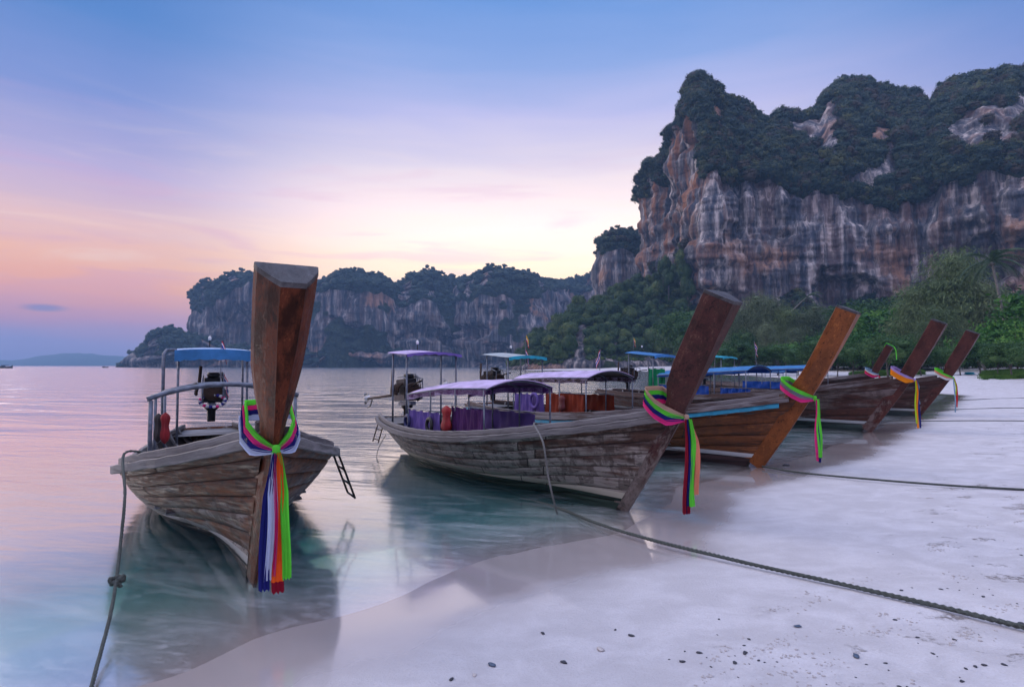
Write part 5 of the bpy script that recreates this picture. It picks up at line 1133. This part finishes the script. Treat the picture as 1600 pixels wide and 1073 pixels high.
tg = MB(); tg.tube([(0, 0, -1.6), (.05, 0, -.8), (0, .05, .1)], [.09, .07, .04], 6); KT = tg.mesh('trunk', M_bark, True)
r2 = np.random.default_rng(11); done = []; tries = 0; k = 0
while len(done) < 230 and tries < 30000:
    tries += 1; i = r2.integers(nw_ + 1, nw_ + 60); j = r2.integers(3, 290); p = V_[i, j]; rad = 2.6 + 3.6 * r2.random() ** 1.4
    u_ = 800 + F * p[0] / p[1]; v_ = HOR - (p[2] - H) * F / p[1]
    if 899 < u_ < 917 and v_ > 500: continue
    if any((p[0] - q[0]) ** 2 + (p[1] - q[1]) ** 2 * .35 + (p[2] - q[2]) ** 2 < (.58 * (rad + q[3])) ** 2 for q in done): continue
    done.append((p[0], p[1], p[2], rad))
    t = thing('round_tree', 'round-crowned green tree on the wooded knoll', 'tree', loc=(p[0], p[1], p[2] + rad * .35), rz=float(r2.uniform(0, 6.28)), group='round-crowned trees covering the knoll'); t.scale = (rad, rad, rad * float(r2.uniform(.85, 1.35)))
    link('crown', KN[k % 5], t); link('trunk', KT, t); k += 1
# tall dark columns of trees against the orange face
for k, (u, vt_, Yk) in enumerate([(1066, 392, 252), (1072, 412, 250), (1076, 436, 248), (1038, 402, 262), (1046, 420, 258)]):
    p = dp(u, vt_ + 14, Yk); t = thing('round_tree', 'round-crowned green tree on the wooded knoll', 'tree', loc=p, rz=k * 1.1, group='round-crowned trees covering the knoll'); t.scale = (3.6, 3.6, 6.5); link('crown', KN[k % 5], t); link('trunk', KT, t)
KU = src_collection('knoll_scrub', [crown_mesh('crown', M_leaf_knoll, 260, .2, .8, 5, 60 + i) for i in range(3)])
pp = V_[nw_ - 4:nw_ + 60:2, 2:300:3].reshape(-1, 3); gg_ = r2.random(len(pp)) < .35; pp = pp[gg_]; uu = 800 + F * pp[:, 0] / pp[:, 1]; vv_ = HOR - (pp[:, 2] - H) * F / pp[:, 1]; pp = pp[~((uu > 897) & (uu < 919) & (vv_ > 496))]
scatter('scrub', KU, pp, r2.uniform(1., 2.4, len(pp)), r2.uniform(0, 6.28, len(pp)), r2.uniform(.9, 2.2, len(pp)), r_, 3)
# growth on the ground behind the trees and the grass fringe
UN = src_collection('undergrowth_clumps', [crown_mesh('crown', L_rnd, 220, .22, .75, 5, 80 + i) for i in range(3)])
n = 2600; uu = r2.uniform(1060, 1700, n); YY = r2.uniform(84, 215, n) + (1600 - np.minimum(uu, 1600)) * .06; XX = (uu - 800) / F * YY; zz, dd = gh(XX, YY); ok = dd > 40; XX, YY, zz = XX[ok], YY[ok], zz[ok]; m_ = len(XX)
o = scatter('undergrowth', UN, np.stack([XX, YY, zz + .3], 1), r2.uniform(.8, 2.6, m_), r2.uniform(0, 6.28, m_), r2.uniform(.7, 2.6, m_), None, 4)
GR = []
for q in range(3):
    V = []; Fc = []; r3 = np.random.default_rng(q)
    for _ in range(60):
        a = r3.uniform(0, 6.28); d_ = r3.uniform(0, .3); x_, y_ = d_ * math.cos(a), d_ * math.sin(a); h_ = r3.uniform(.12, .34); lx, ly = r3.normal(size=2) * .09; w_ = .018; b0 = len(V); V += [(x_ - w_, y_, -.02), (x_ + w_, y_, -.02), (x_ + lx, y_ + ly, h_)]; Fc.append([b0, b0 + 1, b0 + 2])
    GR.append(mesh('tuft', V, Fc, leafmat('beach_grass_blades', (.03, .09, .015), (.07, .17, .02), (.15, .25, .05))))
GC = src_collection('tufts', GR)
n = 5200; uu = np.concatenate([r2.uniform(1535, 1680, n // 2), r2.uniform(1330, 1440, n // 2)]); YY = np.concatenate([r2.uniform(50, 72, n // 2), r2.uniform(72, 90, n // 2)]); XX = (uu - 800) / F * YY; zz, dd = gh(XX, YY)
fr_ = fbm(XX * .22, YY * .22, 0, 4, 3) + .35 * ss(52, 68, YY) * (XX > 40) + .3 * ss(74, 86, YY) * (XX < 60); ok = fr_ > .12 + .25 * r2.random(n); XX, YY, zz = XX[ok], YY[ok], zz[ok]; m_ = len(XX)
o = scatter('beach_grass', GC, np.stack([XX, YY, zz], 1), r2.uniform(.8, 1.6, m_), r2.uniform(0, 6.28, m_), r2.uniform(.6, 1.3, m_), None, 5)

# ------------------------------------------------------------------ small things: stones, shells, far boats, heap
M_stone = plain('dark_pebble', (.035, .035, .045), .6, .5, 30); M_shell = plain('pale_shell', (.5, .45, .42), .5, .2, 30); M_blu = plain('blue_grey_shell', (.06, .09, .14), .4, .3, 30)
def stone_mesh(seed, mat, fl=.55):
    bm_ = bmesh.new(); bmesh.ops.create_icosphere(bm_, subdivisions=2, radius=.5); r = random.Random(seed)
    for v in bm_.verts: k_ = 1 + .38 * float(vn(v.co.x * 3 + seed, v.co.y * 3, v.co.z * 3, seed)); v.co = Vector((v.co.x * k_ * 1.35, v.co.y * k_, v.co.z * k_ * fl))
    V = [tuple(v.co) for v in bm_.verts]; Fc = [[v.index for v in f_.verts] for f_ in bm_.faces]; bm_.free(); return mesh('stone', V, Fc, mat, True)
SM = [stone_mesh(i, M_stone) for i in range(4)] + [stone_mesh(9, M_shell, .35), stone_mesh(10, M_blu, .4)]
named = [(769, 1029, .055, 5, 'large blue-grey shell lying lowest centre-left on the sand'), (708, 1050, .035, 0, 'dark pebble just left below the large blue-grey shell'), (743, 1044, .035, 4, 'pale shell lying next to the large blue-grey shell'), (847, 981, .035, 0, 'dark pebble on smooth sand left of the pair of pebbles'), (879, 1025, .045, 1, 'dark twig-like pebble on the lower middle sand'),
         (983, 985, .04, 2, 'round dark pebble near the middle of the lower sand'), (935, 1006, .06, 4, 'flat pale shell fragment in the middle of the lower sand'), (1238, 971, .05, 5, 'blue-white shell below the thick rope'), (1157, 1011, .04, 3, 'dark pebble left below the blue-white shell'), (1327, 1016, .055, 5, 'blue-grey oval shell in the lower right sand'), (1225, 726, .12, 1, 'dark stone on the wet sand by the orange boat rope'), (1596, 895, .07, 5, 'blue-grey shell at the right edge of the sand')]
for u, v, s_, k, lab in named:
    p = on_sand(u, v, 0); o = link('pebble' if k < 4 else 'shell', SM[k], None, loc=p + Vector((0, 0, s_ * .12))); o.scale = (s_ * .75, s_ * .6, s_ * .6); o.rotation_euler = (0, 0, u); o['label'] = lab; o['category'] = 'pebble' if k < 4 else 'shell'
ST = src_collection('debris_bits', SM[:4] + [SM[0]]); 
n = 1900; uu = r2.uniform(560, 1680, n); vv_ = 600 + 520 * r2.random(n) ** .8; YY = (H - .3) * F / (vv_ - HOR + 8); XX = (uu - 800) / F * YY; zz, dd = gh(XX, YY)
cl = fbm(XX * .8, YY * .8, 0, 4, 31); dens = ss(1.3, 3.5, dd) * (.16 + .84 * ss(.02, .35, cl)); ok = (r2.random(n) < dens * .8); XX, YY, zz = XX[ok], YY[ok], zz[ok]; m_ = len(XX); sz_ = .008 + .020 * r2.random(m_) ** 3
scatter('debris', ST, np.stack([XX, YY, zz + sz_ * .1], 1), sz_, r2.uniform(0, 6.28, m_), sz_ * .8, None, 6)
# crumbs of scuffed sand round old footprints
M_crumb = plain('crumbled_damp_sand', (.44, .40, .385), .9, .3, 40)
CB = src_collection('crumbs', [stone_mesh(20 + i, M_crumb, .6) for i in range(3)])
pts = []
for _ in range(62):
    u = r2.uniform(1080, 1660); v = 640 + 430 * r2.random() ** .9; Yc = (H - .3) * F / (v - HOR + 8); Xc = (u - 800) / F * Yc
    a = r2.uniform(-.3, .9); L_ = r2.uniform(.1, .34)
    for _ in range(int(r2.integers(10, 34))): q = r2.normal(size=2) * (.35 * L_, .10 * L_) * 1.3; pts.append((Xc + q[0] * math.cos(a) - q[1] * math.sin(a), Yc + q[0] * math.sin(a) + q[1] * math.cos(a)))
pts = np.array(pts); zz, dd = gh(pts[:, 0], pts[:, 1]); ok = dd > 2.2; pts, zz = pts[ok], zz[ok]; m_ = len(zz); sz_ = .006 + .012 * r2.random(m_) ** 2
scatter('sand_crumbs', CB, np.stack([pts[:, 0], pts[:, 1], zz + sz_ * .1], 1), sz_, r2.uniform(0, 6.28, m_), sz_ * .8, None, 7)
# two boats far out
def far_boat(u, v, ln, label, cabin):
    Y = 1.8 * F / (v - HOR); t = thing('far_boat', label, 'boat', loc=((u - 800) / F * Y, Y, 0)); k = ln / 8
    g = MB(); P = []
    for i in range(13): x = -4 + 8 * i / 12; w = 1.1 * (1 - abs(x / 4.05) ** 3) + .02; zt = .9 + .5 * (x / 4) ** 2 + (.5 if x > 3.5 else 0); P.append([Vector(p) * k for p in ((x, -w, zt), (x, -w * .8, .2), (x, -w * .3, -.3), (x, w * .3, -.3), (x, w * .8, .2), (x, w, zt))])
    g.grid(P); g.grid([[p_[0], p_[-1]] for p_ in P], flip=True); g.obj('hull', M_lining, t)
    g = MB(); g.box(Vector((-.6, 0, 2.0)) * k, Vector((3.6 if cabin else 2.6, 1.7, .12)) * k); g.obj('roof', M_deepblue, t)
    for x in (-2, 0, .7):
        for y in (-.7, .7): g = MB(); g.tube([Vector((x, y, .8)) * k, Vector((x, y, 2.0)) * k], .05 * k, 5); g.obj('pole', M_dark, t)
    g = MB(); g.box(Vector((-1.6, 0, 1.2)) * k, Vector((1.4, 1.3, .9)) * k); g.obj('cabin', M_lining, t)
far_boat(10, 575.2, 9, 'dark far boat cut by the left edge of the picture', True); far_boat(165, 574.4, 5.2, 'tiny boat far out before the left tip of the headland', False)
o = bundle('teal tarpaulin heap on the sand under the trees at right', 'tarp_heap', 'tarp', Vector(((1514 - 800) / F * 66, 66, gz((1514 - 800) / F * 66, 66))), .2, (1.5, .7, .32), M_teal)
o = bundle('rusty orange heap on the sand next to the green fringe', 'debris_heap', 'debris', Vector(((1534 - 800) / F * 62, 62, gz((1534 - 800) / F * 62, 62))), .5, (.9, .5, .22), M_rust)
